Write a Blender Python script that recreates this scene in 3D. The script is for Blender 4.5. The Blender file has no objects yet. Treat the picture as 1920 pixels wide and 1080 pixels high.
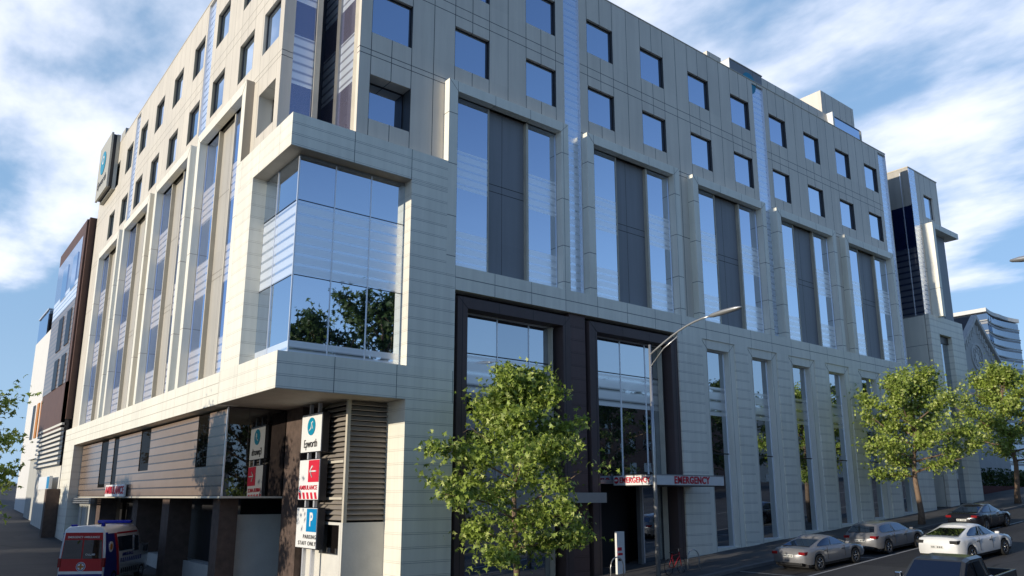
import bpy, bmesh, math, random
from mathutils import Vector, Matrix
SEED = 6.2
H = 4.4                                    # height of the camera above the datum: heights below are written from the camera level
C = bpy.context.scene.collection
rnd = random.Random(7)

# ------------------------------------------------------------------ materials
def newmat(name):
    m = bpy.data.materials.new(name); m.use_nodes = True
    nt = m.node_tree; nt.nodes.clear()
    out = nt.nodes.new('ShaderNodeOutputMaterial')
    return m, nt, out
def N(nt, t, **kw):
    n = nt.nodes.new(t)
    for k, v in kw.items(): setattr(n, k, v)
    return n
def M_(nt, op, a, b=None, c=None, clamp=False):
    n = nt.nodes.new('ShaderNodeMath'); n.operation = op; n.use_clamp = clamp
    for i, v in enumerate((a, b, c)):
        if v is None: continue
        if isinstance(v, (int, float)): n.inputs[i].default_value = v
        else: nt.links.new(v, n.inputs[i])
    return n.outputs[0]
def mixc(nt, f, a, b):
    n = nt.nodes.new('ShaderNodeMix'); n.data_type = 'RGBA'
    for i, v in ((0, f), (6, a), (7, b)):
        if isinstance(v, (int, float)): n.inputs[i].default_value = v
        elif isinstance(v, tuple): n.inputs[i].default_value = (*v, 1) if len(v) == 3 else v
        else: nt.links.new(v, n.inputs[i])
    return n.outputs[2]
def pos(nt):
    g = nt.nodes.new('ShaderNodeNewGeometry'); s = nt.nodes.new('ShaderNodeSeparateXYZ')
    nt.links.new(g.outputs['Position'], s.inputs[0]); return s.outputs[0], s.outputs[1], s.outputs[2], g.outputs['Position']
def line(nt, v, p, off, w):               # 1 on a line of half width w repeating every p
    a = M_(nt, 'SUBTRACT', v, off - p / 2.0)
    a = M_(nt, 'FLOORED_MODULO', a, p)
    a = M_(nt, 'ABSOLUTE', M_(nt, 'SUBTRACT', a, p / 2.0))
    return M_(nt, 'LESS_THAN', a, w)
def line1(nt, v, off, w):
    return M_(nt, 'LESS_THAN', M_(nt, 'ABSOLUTE', M_(nt, 'SUBTRACT', v, off)), w)
def noise(nt, vec, scale, detail=3, rough=.55, mapscale=None):
    if mapscale:
        mp = nt.nodes.new('ShaderNodeMapping'); mp.inputs['Scale'].default_value = mapscale
        nt.links.new(vec, mp.inputs[0]); vec = mp.outputs[0]
    n = nt.nodes.new('ShaderNodeTexNoise'); n.inputs['Scale'].default_value = scale
    n.inputs['Detail'].default_value = detail; n.inputs['Roughness'].default_value = rough
    nt.links.new(vec, n.inputs['Vector']); return n.outputs['Fac']
def pbsdf(nt, out, col, rough=.6, metal=0., spec=.5, bump=None, bs=.3, bd=.01, **kw):
    b = nt.nodes.new('ShaderNodeBsdfPrincipled')
    if isinstance(col, tuple): b.inputs['Base Color'].default_value = (*col, 1)
    else: nt.links.new(col, b.inputs['Base Color'])
    if isinstance(rough, (int, float)): b.inputs['Roughness'].default_value = rough
    else: nt.links.new(rough, b.inputs['Roughness'])
    b.inputs['Metallic'].default_value = metal; b.inputs['Specular IOR Level'].default_value = spec
    for k, v in kw.items(): b.inputs[k.replace('_', ' ')].default_value = v
    if bump is not None:
        n = nt.nodes.new('ShaderNodeBump'); n.inputs['Strength'].default_value = bs; n.inputs['Distance'].default_value = bd
        nt.links.new(bump, n.inputs['Height']); nt.links.new(n.outputs[0], b.inputs['Normal'])
    if out: nt.links.new(b.outputs[0], out.inputs[0])
    return b.outputs[0]
def simple(name, col, rough=.6, metal=0., spec=.5, var=.12, vs=1.5, bump=0., **kw):
    m, nt, out = newmat(name); x, y, z, p = pos(nt)
    n = noise(nt, p, vs, 4); n2 = noise(nt, p, vs * 9, 3)
    f = M_(nt, 'ADD', M_(nt, 'MULTIPLY', n, .7), M_(nt, 'MULTIPLY', n2, .3))
    f = M_(nt, 'MULTIPLY_ADD', M_(nt, 'SUBTRACT', f, .5), 2.2, .5, True)
    lo = tuple(c * (1 - var) for c in col); hi = tuple(min(1, c * (1 + var)) for c in col)
    pbsdf(nt, out, mixc(nt, f, lo, hi), rough, metal, spec, n2 if bump else None, .4, bump or .01, **kw)
    return m
def panel_mat(name, axis, col, dark, pu, offs, uoff, hz, lap=None, tone=.06, w=.012):
    """metal cladding: vertical joints at uoff+offs repeating every pu, horizontal joints at hz, or lapped boards (spacing, anchor)"""
    m, nt, out = newmat(name); x, y, z, p = pos(nt); u = x if axis == 'X' else y
    j = None
    def add(a, b): return b if a is None else M_(nt, 'MAXIMUM', a, b)
    for o in offs: j = add(j, line(nt, u, pu, uoff + o, w))
    for h in hz: j = add(j, line1(nt, z, h + H, .017))
    board = None
    if lap:
        sp, an = lap
        fr = M_(nt, 'FLOORED_MODULO', M_(nt, 'SUBTRACT', z, an + H), sp)
        board = M_(nt, 'FLOOR', M_(nt, 'DIVIDE', M_(nt, 'SUBTRACT', z, an + H), sp))
        ll = M_(nt, 'LESS_THAN', fr, .022)
        l2 = M_(nt, 'MULTIPLY', M_(nt, 'LESS_THAN', M_(nt, 'ABSOLUTE', M_(nt, 'SUBTRACT', fr, .075)), .010), .45)
        ll = M_(nt, 'MULTIPLY', ll, .58)
        j = add(add(j, ll), l2)
    cell = M_(nt, 'FLOOR', M_(nt, 'DIVIDE', M_(nt, 'SUBTRACT', u, uoff), pu / max(1, len(offs)) if offs else 3.))
    cv = N(nt, 'ShaderNodeCombineXYZ'); nt.links.new(cell, cv.inputs[0])
    if board is not None: nt.links.new(board, cv.inputs[1])
    else: nt.links.new(M_(nt, 'FLOOR', M_(nt, 'DIVIDE', z, 3.93)), cv.inputs[1])
    wn = N(nt, 'ShaderNodeTexWhiteNoise'); nt.links.new(cv.outputs[0], wn.inputs['Vector'])
    big = noise(nt, p, .35, 3); streak = noise(nt, p, 1., 4, .6, (3., 3., .18))
    t = M_(nt, 'MULTIPLY_ADD', M_(nt, 'SUBTRACT', wn.outputs['Value'], .5), tone,
           M_(nt, 'MULTIPLY_ADD', M_(nt, 'SUBTRACT', big, .5), .22, M_(nt, 'MULTIPLY_ADD', M_(nt, 'SUBTRACT', streak, .5), .32, 1.)))
    vm = N(nt, 'ShaderNodeVectorMath', operation='SCALE'); vm.inputs[0].default_value = col
    nt.links.new(t, vm.inputs['Scale'])
    c = mixc(nt, j, vm.outputs[0], dark)
    hgt = M_(nt, 'SUBTRACT', 1., j)
    if lap: hgt = M_(nt, 'MULTIPLY_ADD', M_(nt, 'DIVIDE', fr, sp), -.6, hgt)
    pbsdf(nt, out, c, M_(nt, 'MULTIPLY_ADD', big, .15, .42), 0, .35, hgt, .5, .012)
    return m
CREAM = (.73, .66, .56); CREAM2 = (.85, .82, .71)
OFF = (0, .975, 1.95, 3.08)
HZ = (22.28, 21.80, 18.35, 18.10, 14.40)
MT = {}
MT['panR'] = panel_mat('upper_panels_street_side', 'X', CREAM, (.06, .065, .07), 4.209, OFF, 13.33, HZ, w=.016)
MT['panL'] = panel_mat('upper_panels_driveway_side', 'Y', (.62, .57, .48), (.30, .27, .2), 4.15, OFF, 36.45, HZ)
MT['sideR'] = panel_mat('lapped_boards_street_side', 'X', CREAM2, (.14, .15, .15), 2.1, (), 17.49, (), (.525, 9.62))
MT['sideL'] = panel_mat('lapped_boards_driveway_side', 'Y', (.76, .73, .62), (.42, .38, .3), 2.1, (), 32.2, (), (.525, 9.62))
MT['capR'] = panel_mat('cap_boards_street_side', 'X', CREAM2, (.14, .15, .15), 2.62, (0,), 12.6, (), (.446, 12.91), w=.014)
MT['ledR'] = panel_mat('ledge_boards_street_side', 'X', CREAM2, (.14, .15, .15), 2.62, (0,), 12.2, (), (.446, 3.73), w=.014)
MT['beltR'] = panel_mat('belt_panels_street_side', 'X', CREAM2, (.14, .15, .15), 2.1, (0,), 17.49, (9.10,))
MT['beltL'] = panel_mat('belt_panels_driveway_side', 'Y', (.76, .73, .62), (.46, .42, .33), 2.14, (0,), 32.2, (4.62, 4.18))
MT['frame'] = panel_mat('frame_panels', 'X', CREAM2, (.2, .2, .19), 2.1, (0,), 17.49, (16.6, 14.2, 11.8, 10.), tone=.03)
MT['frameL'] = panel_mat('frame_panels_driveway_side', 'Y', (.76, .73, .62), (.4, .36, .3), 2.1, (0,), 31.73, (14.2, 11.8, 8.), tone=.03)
MT['infill'] = panel_mat('dark_infill_panels', 'X', (.235, .245, .265), (.03, .03, .035), 4.2, (0,), 20.42, (14.1, 13.75), tone=.05)
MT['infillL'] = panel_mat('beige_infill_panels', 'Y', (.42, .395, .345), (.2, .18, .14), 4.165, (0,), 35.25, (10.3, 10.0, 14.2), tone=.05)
MT['brown'] = panel_mat('dark_brown_cladding', 'X', (.095, .068, .066), (.012, .01, .01), 1.95, (0,), 19.9, (), None, tone=.14)
MT['brownb'] = panel_mat('brown_boards', 'X', (.12, .075, .07), (.02, .014, .012), 1.95, (), 19.9, (), (.62, 8.5), tone=.16)
MT['darkbeige'] = simple('shadow_gap_metal', (.02, .018, .018), .5)
MT['mull'] = simple('pale_mullion', (.80, .81, .84), .3, .5, var=.04)
MT['beigem'] = simple('beige_trim', (.55, .50, .40), .45)
MT['wframe'] = simple('dark_window_frame', (.03, .03, .035), .35, .3)
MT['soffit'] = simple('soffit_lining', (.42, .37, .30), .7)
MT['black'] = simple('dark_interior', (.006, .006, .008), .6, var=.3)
MT['core'] = simple('roof_membrane', (.3, .3, .3), .8)
MT['white'] = simple('white_paint', (.74, .74, .72), .45, var=.05)
MT['signwhite'] = simple('sign_white', (.78, .78, .76), .35, var=.03)
MT['grey'] = simple('grey_metal', (.28, .28, .28), .4, .5)
MT['steel'] = simple('galvanised_steel', (.50, .50, .49), .33, .6, var=.08)
MT['red'] = simple('sign_red', (.62, .02, .045), .4, var=.04)
MT['teal'] = simple('sign_teal', (.0, .24, .38), .4, var=.04)
MT['blue'] = simple('sign_blue', (.0, .22, .48), .4, var=.04)
MT['ink'] = simple('sign_ink', (.03, .03, .03), .5)
MT['bark'] = simple('bark', (.20, .135, .09), .9, var=.35, vs=6, bump=.02)
MT['conc'] = simple('pale_render', (.62, .60, .54), .8, var=.10, bump=.003)
MT['white_render'] = simple('white_render', (.66, .65, .62), .8, var=.04)
MT['grey_render'] = simple('grey_render', (.40, .40, .37), .85, var=.08)
MT['rust'] = simple('reddish_brown_cladding', (.10, .052, .038), .6, var=.2)
MT['texbrown'] = simple('rough_brown_column', (.095, .064, .050), .85, var=.4, vs=3, bump=.02)
MT['stone'] = simple('church_render', (.52, .52, .50), .85, var=.1, bump=.01)
MT['stonel'] = simple('pale_stone_trim', (.55, .55, .53), .7, var=.1)
MT['slate'] = simple('slate_roof', (.035, .037, .045), .6, var=.3, vs=4)
MT['redwall'] = simple('dark_red_wall', (.12, .03, .022), .85, var=.3, vs=4)
MT['louvre'] = simple('louvre_blades', (.30, .265, .225), .5, var=.1)
MT['orange'] = simple('orange_panel', (.5, .2, .04), .6)
MT['asph'] = None

def glass_mat(name, tint, dark, rf=.88, rough=.012, wav=.05, stripes=None, frit=(.80, .88, 1.0), fres=True):
    """coated glass; stripes = (period, anchor, [(z0,z1)...]) printed bands on the pane"""
    m, nt, out = newmat(name); x, y, z, p = pos(nt)
    g = N(nt, 'ShaderNodeBsdfGlossy'); g.inputs['Color'].default_value = (*tint, 1); g.inputs['Roughness'].default_value = rough
    d = N(nt, 'ShaderNodeBsdfDiffuse'); d.inputs['Color'].default_value = (*dark, 1)
    oi = N(nt, 'ShaderNodeObjectInfo')
    rc = nt.nodes.new('ShaderNodeMix'); rc.data_type = 'RGBA'; nt.links.new(oi.outputs['Random'], rc.inputs[0])
    rc.inputs[6].default_value = (*[c * .90 for c in tint], 1); rc.inputs[7].default_value = (*[min(1, c * 1.06) for c in tint], 1); nt.links.new(rc.outputs[2], g.inputs['Color'])
    if wav:
        rv = N(nt, 'ShaderNodeCombineXYZ')
        for i_, m_ in enumerate((37., 91., 53.)): nt.links.new(M_(nt, 'FRACT', M_(nt, 'MULTIPLY', oi.outputs['Random'], m_)), rv.inputs[i_])
        gg = N(nt, 'ShaderNodeNewGeometry'); v1 = N(nt, 'ShaderNodeVectorMath', operation='SUBTRACT'); nt.links.new(rv.outputs[0], v1.inputs[0]); v1.inputs[1].default_value = (.5, .5, .5)
        v2 = N(nt, 'ShaderNodeVectorMath', operation='SCALE'); nt.links.new(v1.outputs[0], v2.inputs[0]); v2.inputs['Scale'].default_value = .022
        v3 = N(nt, 'ShaderNodeVectorMath', operation='ADD'); nt.links.new(gg.outputs['Normal'], v3.inputs[0]); nt.links.new(v2.outputs[0], v3.inputs[1])
        v4 = N(nt, 'ShaderNodeVectorMath', operation='NORMALIZE'); nt.links.new(v3.outputs[0], v4.inputs[0])
        nn = noise(nt, p, .5, 2); bp = N(nt, 'ShaderNodeBump'); bp.inputs['Strength'].default_value = wav; bp.inputs['Distance'].default_value = .05
        nt.links.new(nn, bp.inputs['Height']); nt.links.new(v4.outputs[0], bp.inputs['Normal']); nt.links.new(bp.outputs[0], g.inputs['Normal'])
    lw = N(nt, 'ShaderNodeFresnel'); lw.inputs['IOR'].default_value = 1.5
    f = M_(nt, 'MULTIPLY_ADD', lw.outputs[0], (1 - rf) if fres else .12, rf, True)
    ms = N(nt, 'ShaderNodeMixShader'); nt.links.new(f, ms.inputs[0]); nt.links.new(d.outputs[0], ms.inputs[1]); nt.links.new(g.outputs[0], ms.inputs[2])
    res = ms.outputs[0]
    if stripes:
        per, an, bands = stripes
        fr = M_(nt, 'DIVIDE', M_(nt, 'FLOORED_MODULO', M_(nt, 'SUBTRACT', z, an + H), per), per)
        prof = M_(nt, 'MULTIPLY', M_(nt, 'PINGPONG', M_(nt, 'MULTIPLY', fr, 2.), 1.), 1.)
        prof = M_(nt, 'MULTIPLY_ADD', M_(nt, 'SMOOTH_MIN', prof, .5, .1), 2.0, .12, True)
        if bands:
            mk = None
            for a, b in bands:
                q = M_(nt, 'MULTIPLY', M_(nt, 'GREATER_THAN', z, a + H), M_(nt, 'LESS_THAN', z, b + H))
                mk = q if mk is None else M_(nt, 'MAXIMUM', mk, q)
            prof = M_(nt, 'MULTIPLY', prof, mk)
        fq = N(nt, 'ShaderNodeBsdfDiffuse'); fq.inputs['Color'].default_value = (*frit, 1)
        fg = N(nt, 'ShaderNodeBsdfGlossy'); fg.inputs['Color'].default_value = (.97, .98, 1, 1); fg.inputs['Roughness'].default_value = .3
        fd = N(nt, 'ShaderNodeMixShader'); fd.inputs[0].default_value = .60; nt.links.new(fq.outputs[0], fd.inputs[1]); nt.links.new(fg.outputs[0], fd.inputs[2])
        m2 = N(nt, 'ShaderNodeMixShader'); nt.links.new(M_(nt, 'MULTIPLY', prof, .92), m2.inputs[0]); nt.links.new(res, m2.inputs[1]); nt.links.new(fd.outputs[0], m2.inputs[2])
        res = m2.outputs[0]
    nt.links.new(res, out.inputs[0]); return m
TINT = (.74, .84, 1.0)
BANDS = [(13.35, 15.15), (9.6, 11.35)]
MT['gl'] = glass_mat('blue_glass', TINT, (.01, .02, .05))
MT['glb'] = glass_mat('blue_glass_with_bands', TINT, (.01, .02, .05), stripes=(.36, 9.6, BANDS))
BL = [(13.3, 15.1), (9.4, 11.2), (5.0, 6.9)]
MT['glbL'] = glass_mat('banded_glass_driveway', (.62, .72, 1.0), (.02, .02, .03), stripes=(.36, 9.4, BL), frit=(.55, .53, .60))
MT['gls'] = glass_mat('striped_glass', TINT, (.02, .03, .06), stripes=(.40, 9.6, None), frit=(.6, .72, .95))
MT['glc'] = glass_mat('corner_glass', TINT, (.01, .02, .05), stripes=(.40, 8.1, [(8.1, 11.0), (5.0, 5.6)]))
MT['gln'] = glass_mat('notch_glass', (.66, .70, .88), (.17, .165, .24), rf=.5, stripes=(.40, 9.6, [(17.0, 19.3), (20.9, 22.6)]))  # purple-grey base paints in the sky reflection the slot lacks
MT['gle'] = glass_mat('entrance_glass', (.72, .80, .90), (.008, .010, .013), rf=.6, stripes=(.56, 3.0, [(4.4, 6.0)]), frit=(.2, .23, .28))
MT['glslot'] = glass_mat('black_slot_glass', (.5, .52, .55), (.010, .009, .008), rf=.08, wav=.03, fres=False)
MT['gld'] = glass_mat('dark_glass', (.5, .52, .55), (.012, .010, .010), rf=.30, wav=.03, fres=False)
MT['glcar'] = glass_mat('car_glass', (.6, .68, .80), (.006, .007, .009), rf=.22, wav=0)
MT['tealglass'] = glass_mat('tinted_side_glass', (.3, .36, .55), (.008, .018, .065), rf=.25, wav=.02, stripes=(.5, 0., [(10., 20.)]), frit=(.03, .05, .09))

def brown_blind_mat():
    m, nt, out = newmat('brown_striped_glass'); x, y, z, p = pos(nt)
    fr = M_(nt, 'FLOORED_MODULO', M_(nt, 'SUBTRACT', z, H), .42)
    s = M_(nt, 'LESS_THAN', fr, .075)
    wnc = N(nt, 'ShaderNodeCombineXYZ'); nt.links.new(M_(nt, 'FLOOR', M_(nt, 'DIVIDE', M_(nt, 'SUBTRACT', z, H), .42)), wnc.inputs[0])
    wn = N(nt, 'ShaderNodeTexWhiteNoise'); nt.links.new(wnc.outputs[0], wn.inputs['Vector'])
    c = mixc(nt, M_(nt, 'MULTIPLY_ADD', wn.outputs['Value'], .5, M_(nt, 'MULTIPLY', noise(nt, p, .6), .6)), (.16, .115, .082), (.25, .185, .14))
    c = mixc(nt, s, c, (.05, .036, .03))
    pbsdf(nt, out, c, .22, 0, .40); return m
MT['blind'] = brown_blind_mat()

def asphalt_mat():
    m, nt, out = newmat('asphalt'); x, y, z, p = pos(nt)
    n1 = noise(nt, p, .25, 4); n2 = noise(nt, p, 40, 2); n3 = noise(nt, p, 1.3, 5, .7, (.25, 1.6, 1))
    t = M_(nt, 'ADD', M_(nt, 'MULTIPLY', n1, .5), M_(nt, 'ADD', M_(nt, 'MULTIPLY', n2, .3), M_(nt, 'MULTIPLY', n3, .4)))
    c = mixc(nt, M_(nt, 'MULTIPLY_ADD', M_(nt, 'SUBTRACT', t, .6), 2.5, .5, True), (.030, .030, .033), (.085, .080, .074))
    vo = N(nt, 'ShaderNodeTexVoronoi', feature='DISTANCE_TO_EDGE'); vo.inputs['Scale'].default_value = .22; mp = N(nt, 'ShaderNodeMapping'); mp.inputs['Scale'].default_value = (.6, 1.5, 1)
    nt.links.new(p, mp.inputs[0]); nt.links.new(mp.outputs[0], vo.inputs['Vector']); c = mixc(nt, M_(nt, 'MULTIPLY', M_(nt, 'LESS_THAN', vo.outputs['Distance'], .006), .7), c, (.012, .012, .012))
    vc = N(nt, 'ShaderNodeTexVoronoi', distance='CHEBYCHEV'); vc.inputs['Scale'].default_value = .16; nt.links.new(p, vc.inputs['Vector']); sv = N(nt, 'ShaderNodeSeparateColor'); nt.links.new(vc.outputs['Color'], sv.inputs[0])
    c = mixc(nt, M_(nt, 'MULTIPLY', M_(nt, 'GREATER_THAN', sv.outputs[0], .72), .45), c, (.022, .022, .025))
    pbsdf(nt, out, c, .8, 0, .4, n2, .5, .01); return m
def paving_mat():
    m, nt, out = newmat('footpath'); x, y, z, p = pos(nt)
    j = M_(nt, 'MAXIMUM', line(nt, x, 1.2, 0, .02), line(nt, y, 1.2, .3, .02))
    n1 = noise(nt, p, .5, 5); n2 = noise(nt, p, 25, 2)
    c = mixc(nt, M_(nt, 'MULTIPLY_ADD', M_(nt, 'SUBTRACT', n1, .5), 2.2, .5, True), (.07, .068, .066), (.135, .128, .12))
    c = mixc(nt, M_(nt, 'MULTIPLY', j, .6), c, (.03, .03, .03))
    pbsdf(nt, out, c, .8, 0, .3, n2, .4, .006); return m
def leaf_mat(name, lo, hi, warm):
    m, nt, out = newmat(name); x, y, z, p = pos(nt)
    g = N(nt, 'ShaderNodeNewGeometry')
    n1 = noise(nt, p, .9, 3); r = g.outputs['Random Per Island']
    f = M_(nt, 'ADD', M_(nt, 'MULTIPLY', n1, .55), M_(nt, 'MULTIPLY', r, .5))
    c = mixc(nt, M_(nt, 'MULTIPLY_ADD', M_(nt, 'SUBTRACT', f, .5), 1.8, .5, True), lo, hi)
    c = mixc(nt, M_(nt, 'MULTIPLY', M_(nt, 'GREATER_THAN', r, .86), .6), c, warm)
    b = pbsdf(nt, None, c, .45, 0, .4)
    t = N(nt, 'ShaderNodeBsdfTranslucent'); nt.links.new(c, t.inputs[0])
    ms = N(nt, 'ShaderNodeMixShader'); ms.inputs[0].default_value = .33
    nt.links.new(b, ms.inputs[1]); nt.links.new(t.outputs[0], ms.inputs[2]); nt.links.new(ms.outputs[0], out.inputs[0]); return m
MT['asph'] = asphalt_mat(); MT['pave'] = paving_mat()
MT['leaf'] = leaf_mat('leaves', (.055, .10, .016), (.48, .60, .11), (.68, .70, .28))
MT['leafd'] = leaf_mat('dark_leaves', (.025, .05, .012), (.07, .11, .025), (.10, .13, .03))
MT['paintline'] = simple('road_paint', (.42, .42, .40), .7, var=.25, vs=3)
MT['kerb'] = simple('kerb_stone', (.16, .155, .15), .85, var=.2)
MT['grass'] = simple('grass', (.05, .11, .02), .9, var=.4, vs=8, bump=.05)
def car_paint(name, col, metal=.6, rough=.28):
    m, nt, out = newmat(name); x, y, z, p = pos(nt)
    n = noise(nt, p, 3, 3)
    c = mixc(nt, n, tuple(v * .88 for v in col), tuple(min(1, v * 1.08) for v in col))
    pbsdf(nt, out, c, M_(nt, 'MULTIPLY_ADD', n, .12, rough - .06), metal, .5, Coat_Weight=.7, Coat_Roughness=.05); return m
MT['silver'] = car_paint('silver_paint', (.24, .24, .245), .25, .3); MT['silver2'] = car_paint('pewter_paint', (.20, .20, .205), .25, .3)
MT['cwhite'] = car_paint('white_car_paint', (.78, .78, .76), 0, .3); MT['cblack'] = car_paint('black_paint', (.012, .012, .016), .2, .2)
MT['cgrey'] = car_paint('dark_grey_paint', (.06, .062, .064), .4, .35)
MT['tyre'] = simple('tyre_rubber', (.012, .012, .012), .8); MT['rim'] = simple('alloy_rim', (.5, .5, .5), .25, .9, var=.03)
MT['tail'] = simple('tail_light', (.22, .01, .012), .2, var=.05); MT['chrome'] = simple('chrome', (.7, .7, .7), .12, 1., var=.02)
MT['plate'] = simple('number_plate', (.62, .62, .58), .4); MT['plastic'] = simple('black_plastic', (.015, .015, .016), .5)
MT['ared'] = simple('ambulance_red', (.45, .015, .02), .35, var=.05); MT['ablue'] = simple('ambulance_blue', (.012, .02, .19), .3, var=.05)
MT['beacon'] = simple('blue_beacon', (.02, .03, .35), .1, var=.05)

# ------------------------------------------------------------------ mesh builder
def origin(o):
    v = Vector((0, 0, 0))
    while o is not None: v += o.location; o = o.parent
    return v
class MB:
    def __init__(s): s.v = []; s.f = []; s.m = []; s.smooth = []; s.mats = []
    def mi(s, mat):
        if mat not in s.mats: s.mats.append(mat)
        return s.mats.index(mat)
    def add(s, vs, fs, mat, smooth=False):
        b = len(s.v); s.v += [tuple(v) for v in vs]; k = s.mi(mat)
        for f in fs: s.f.append([b + i for i in f]); s.m.append(k); s.smooth.append(smooth)
        return s
    def box(s, x0, x1, y0, y1, z0, z1, mat):
        if x0 > x1: x0, x1 = x1, x0
        if y0 > y1: y0, y1 = y1, y0
        if z0 > z1: z0, z1 = z1, z0
        vs = [(x, y, z) for z in (z0, z1) for y in (y0, y1) for x in (x0, x1)]
        return s.add(vs, [(0, 2, 3, 1), (4, 5, 7, 6), (0, 1, 5, 4), (2, 6, 7, 3), (0, 4, 6, 2), (1, 3, 7, 5)], mat)
    def tube(s, pts, rad, mat, n=8, smooth=True):
        pts = [Vector(p) for p in pts]; rings = []
        if isinstance(rad, (int, float)): rad = [rad] * len(pts)
        b = []
        for i, p in enumerate(pts):
            d = (pts[min(i + 1, len(pts) - 1)] - pts[max(i - 1, 0)]).normalized()
            a = Vector((0, 0, 1)) if abs(d.z) < .9 else Vector((1, 0, 0))
            u = d.cross(a).normalized(); w = d.cross(u)
            for k in range(n):
                t = 2 * math.pi * k / n; b.append(p + (u * math.cos(t) + w * math.sin(t)) * rad[i])
        fs = []
        for i in range(len(pts) - 1):
            for k in range(n): fs.append((i * n + k, i * n + (k + 1) % n, (i + 1) * n + (k + 1) % n, (i + 1) * n + k))
        fs.append(tuple(range(n))[::-1]); fs.append(tuple(range((len(pts) - 1) * n, len(pts) * n)))
        return s.add(b, fs, mat, smooth)
    def disc(s, c, ax, r0, r1, th, mat, n=24, smooth=True):     # ring or disc, axis 'y' or 'x', thickness th
        vs = []; fs = []
        for r in (r0, r1):
            for e in (-th / 2, th / 2):
                for k in range(n):
                    t = 2 * math.pi * k / n; a, b = r * math.cos(t), r * math.sin(t)
                    vs.append((c[0] + a, c[1] + e, c[2] + b) if ax == 'y' else (c[0] + e, c[1] + a, c[2] + b))
        for k in range(n):
            q = (k + 1) % n
            for a, b in ((0, 1), (1, 3), (3, 2), (2, 0)): fs.append((a * n + k, a * n + q, b * n + q, b * n + k))
        return s.add(vs, fs, mat, False)
    def build(s, name, parent=None, local=False, shift=True, bevel=0):
        me = bpy.data.meshes.new(name)
        o = Vector((0, 0, 0))
        if parent is not None and not local: o = origin(parent)
        sh = 0 if local or not shift else H
        me.from_pydata([(v[0] - o.x, v[1] - o.y, v[2] + sh - o.z) for v in s.v], [], s.f)
        for m in s.mats: me.materials.append(m)
        me.polygons.foreach_set('material_index', s.m); me.polygons.foreach_set('use_smooth', s.smooth)
        bm = bmesh.new(); bm.from_mesh(me); bmesh.ops.recalc_face_normals(bm, faces=bm.faces)
        bm.to_mesh(me); bm.free(); me.update()
        ob = bpy.data.objects.new(name, me); C.objects.link(ob)
        if bevel:
            b = ob.modifiers.new('bevel', 'BEVEL'); b.width = bevel; b.segments = 2; b.limit_method = 'ANGLE'
        if parent is not None: ob.parent = parent
        return ob
def thing(name, label, cat, loc=(0, 0, 0), rz=0, group=None, kind=None):
    o = bpy.data.objects.new(name, None); C.objects.link(o); o.empty_display_size = .3
    o.location = (loc[0], loc[1], loc[2] + H); o.rotation_euler = (0, 0, rz); tag(o, label, cat, group, kind); return o
def tag(o, label=None, cat=None, group=None, kind=None):
    if label: o['label'] = label
    if cat: o['category'] = cat
    if group: o['group'] = group
    if kind: o['kind'] = kind
    return o
def children(o): return [c for c in bpy.data.objects if c.parent == o]
def copy_tree(o, parent=None):
    c = o.copy(); C.objects.link(c); c.parent = parent
    for ch in children(o): copy_tree(ch, c)
    return c
def text(name, body, size, mat, parent, matrix, depth=.012, xs=1., spacing=1., bold=.0, align='CENTER', local=False):
    cu = bpy.data.curves.new(name, 'FONT'); cu.body = body; cu.size = size; cu.extrude = depth; cu.align_x = align; cu.align_y = 'CENTER'
    cu.space_character = spacing; cu.offset = bold
    to = bpy.data.objects.new(name + '_tmp', cu); C.objects.link(to)
    bpy.context.view_layer.update()
    me = bpy.data.meshes.new_from_object(to.evaluated_get(bpy.context.evaluated_depsgraph_get()))
    bpy.data.objects.remove(to); me.name = name
    me.transform(matrix @ Matrix.Diagonal((xs, 1, 1, 1)))
    if not local:
        me.transform(Matrix.Translation(Vector((0, 0, H)) - origin(parent)))
    me.materials.clear(); me.materials.append(mat)
    o = bpy.data.objects.new(name, me); C.objects.link(o); o.parent = parent; return o
def facing(p, right, up=(0, 0, 1)):        # matrix placing text at p, reading along 'right'
    r = Vector(right).normalized(); u = Vector(up).normalized(); n = r.cross(u)
    return Matrix(((r.x, u.x, n.x, p[0]), (r.y, u.y, n.y, p[1]), (r.z, u.z, n.z, p[2]), (0, 0, 0, 1)))

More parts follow.
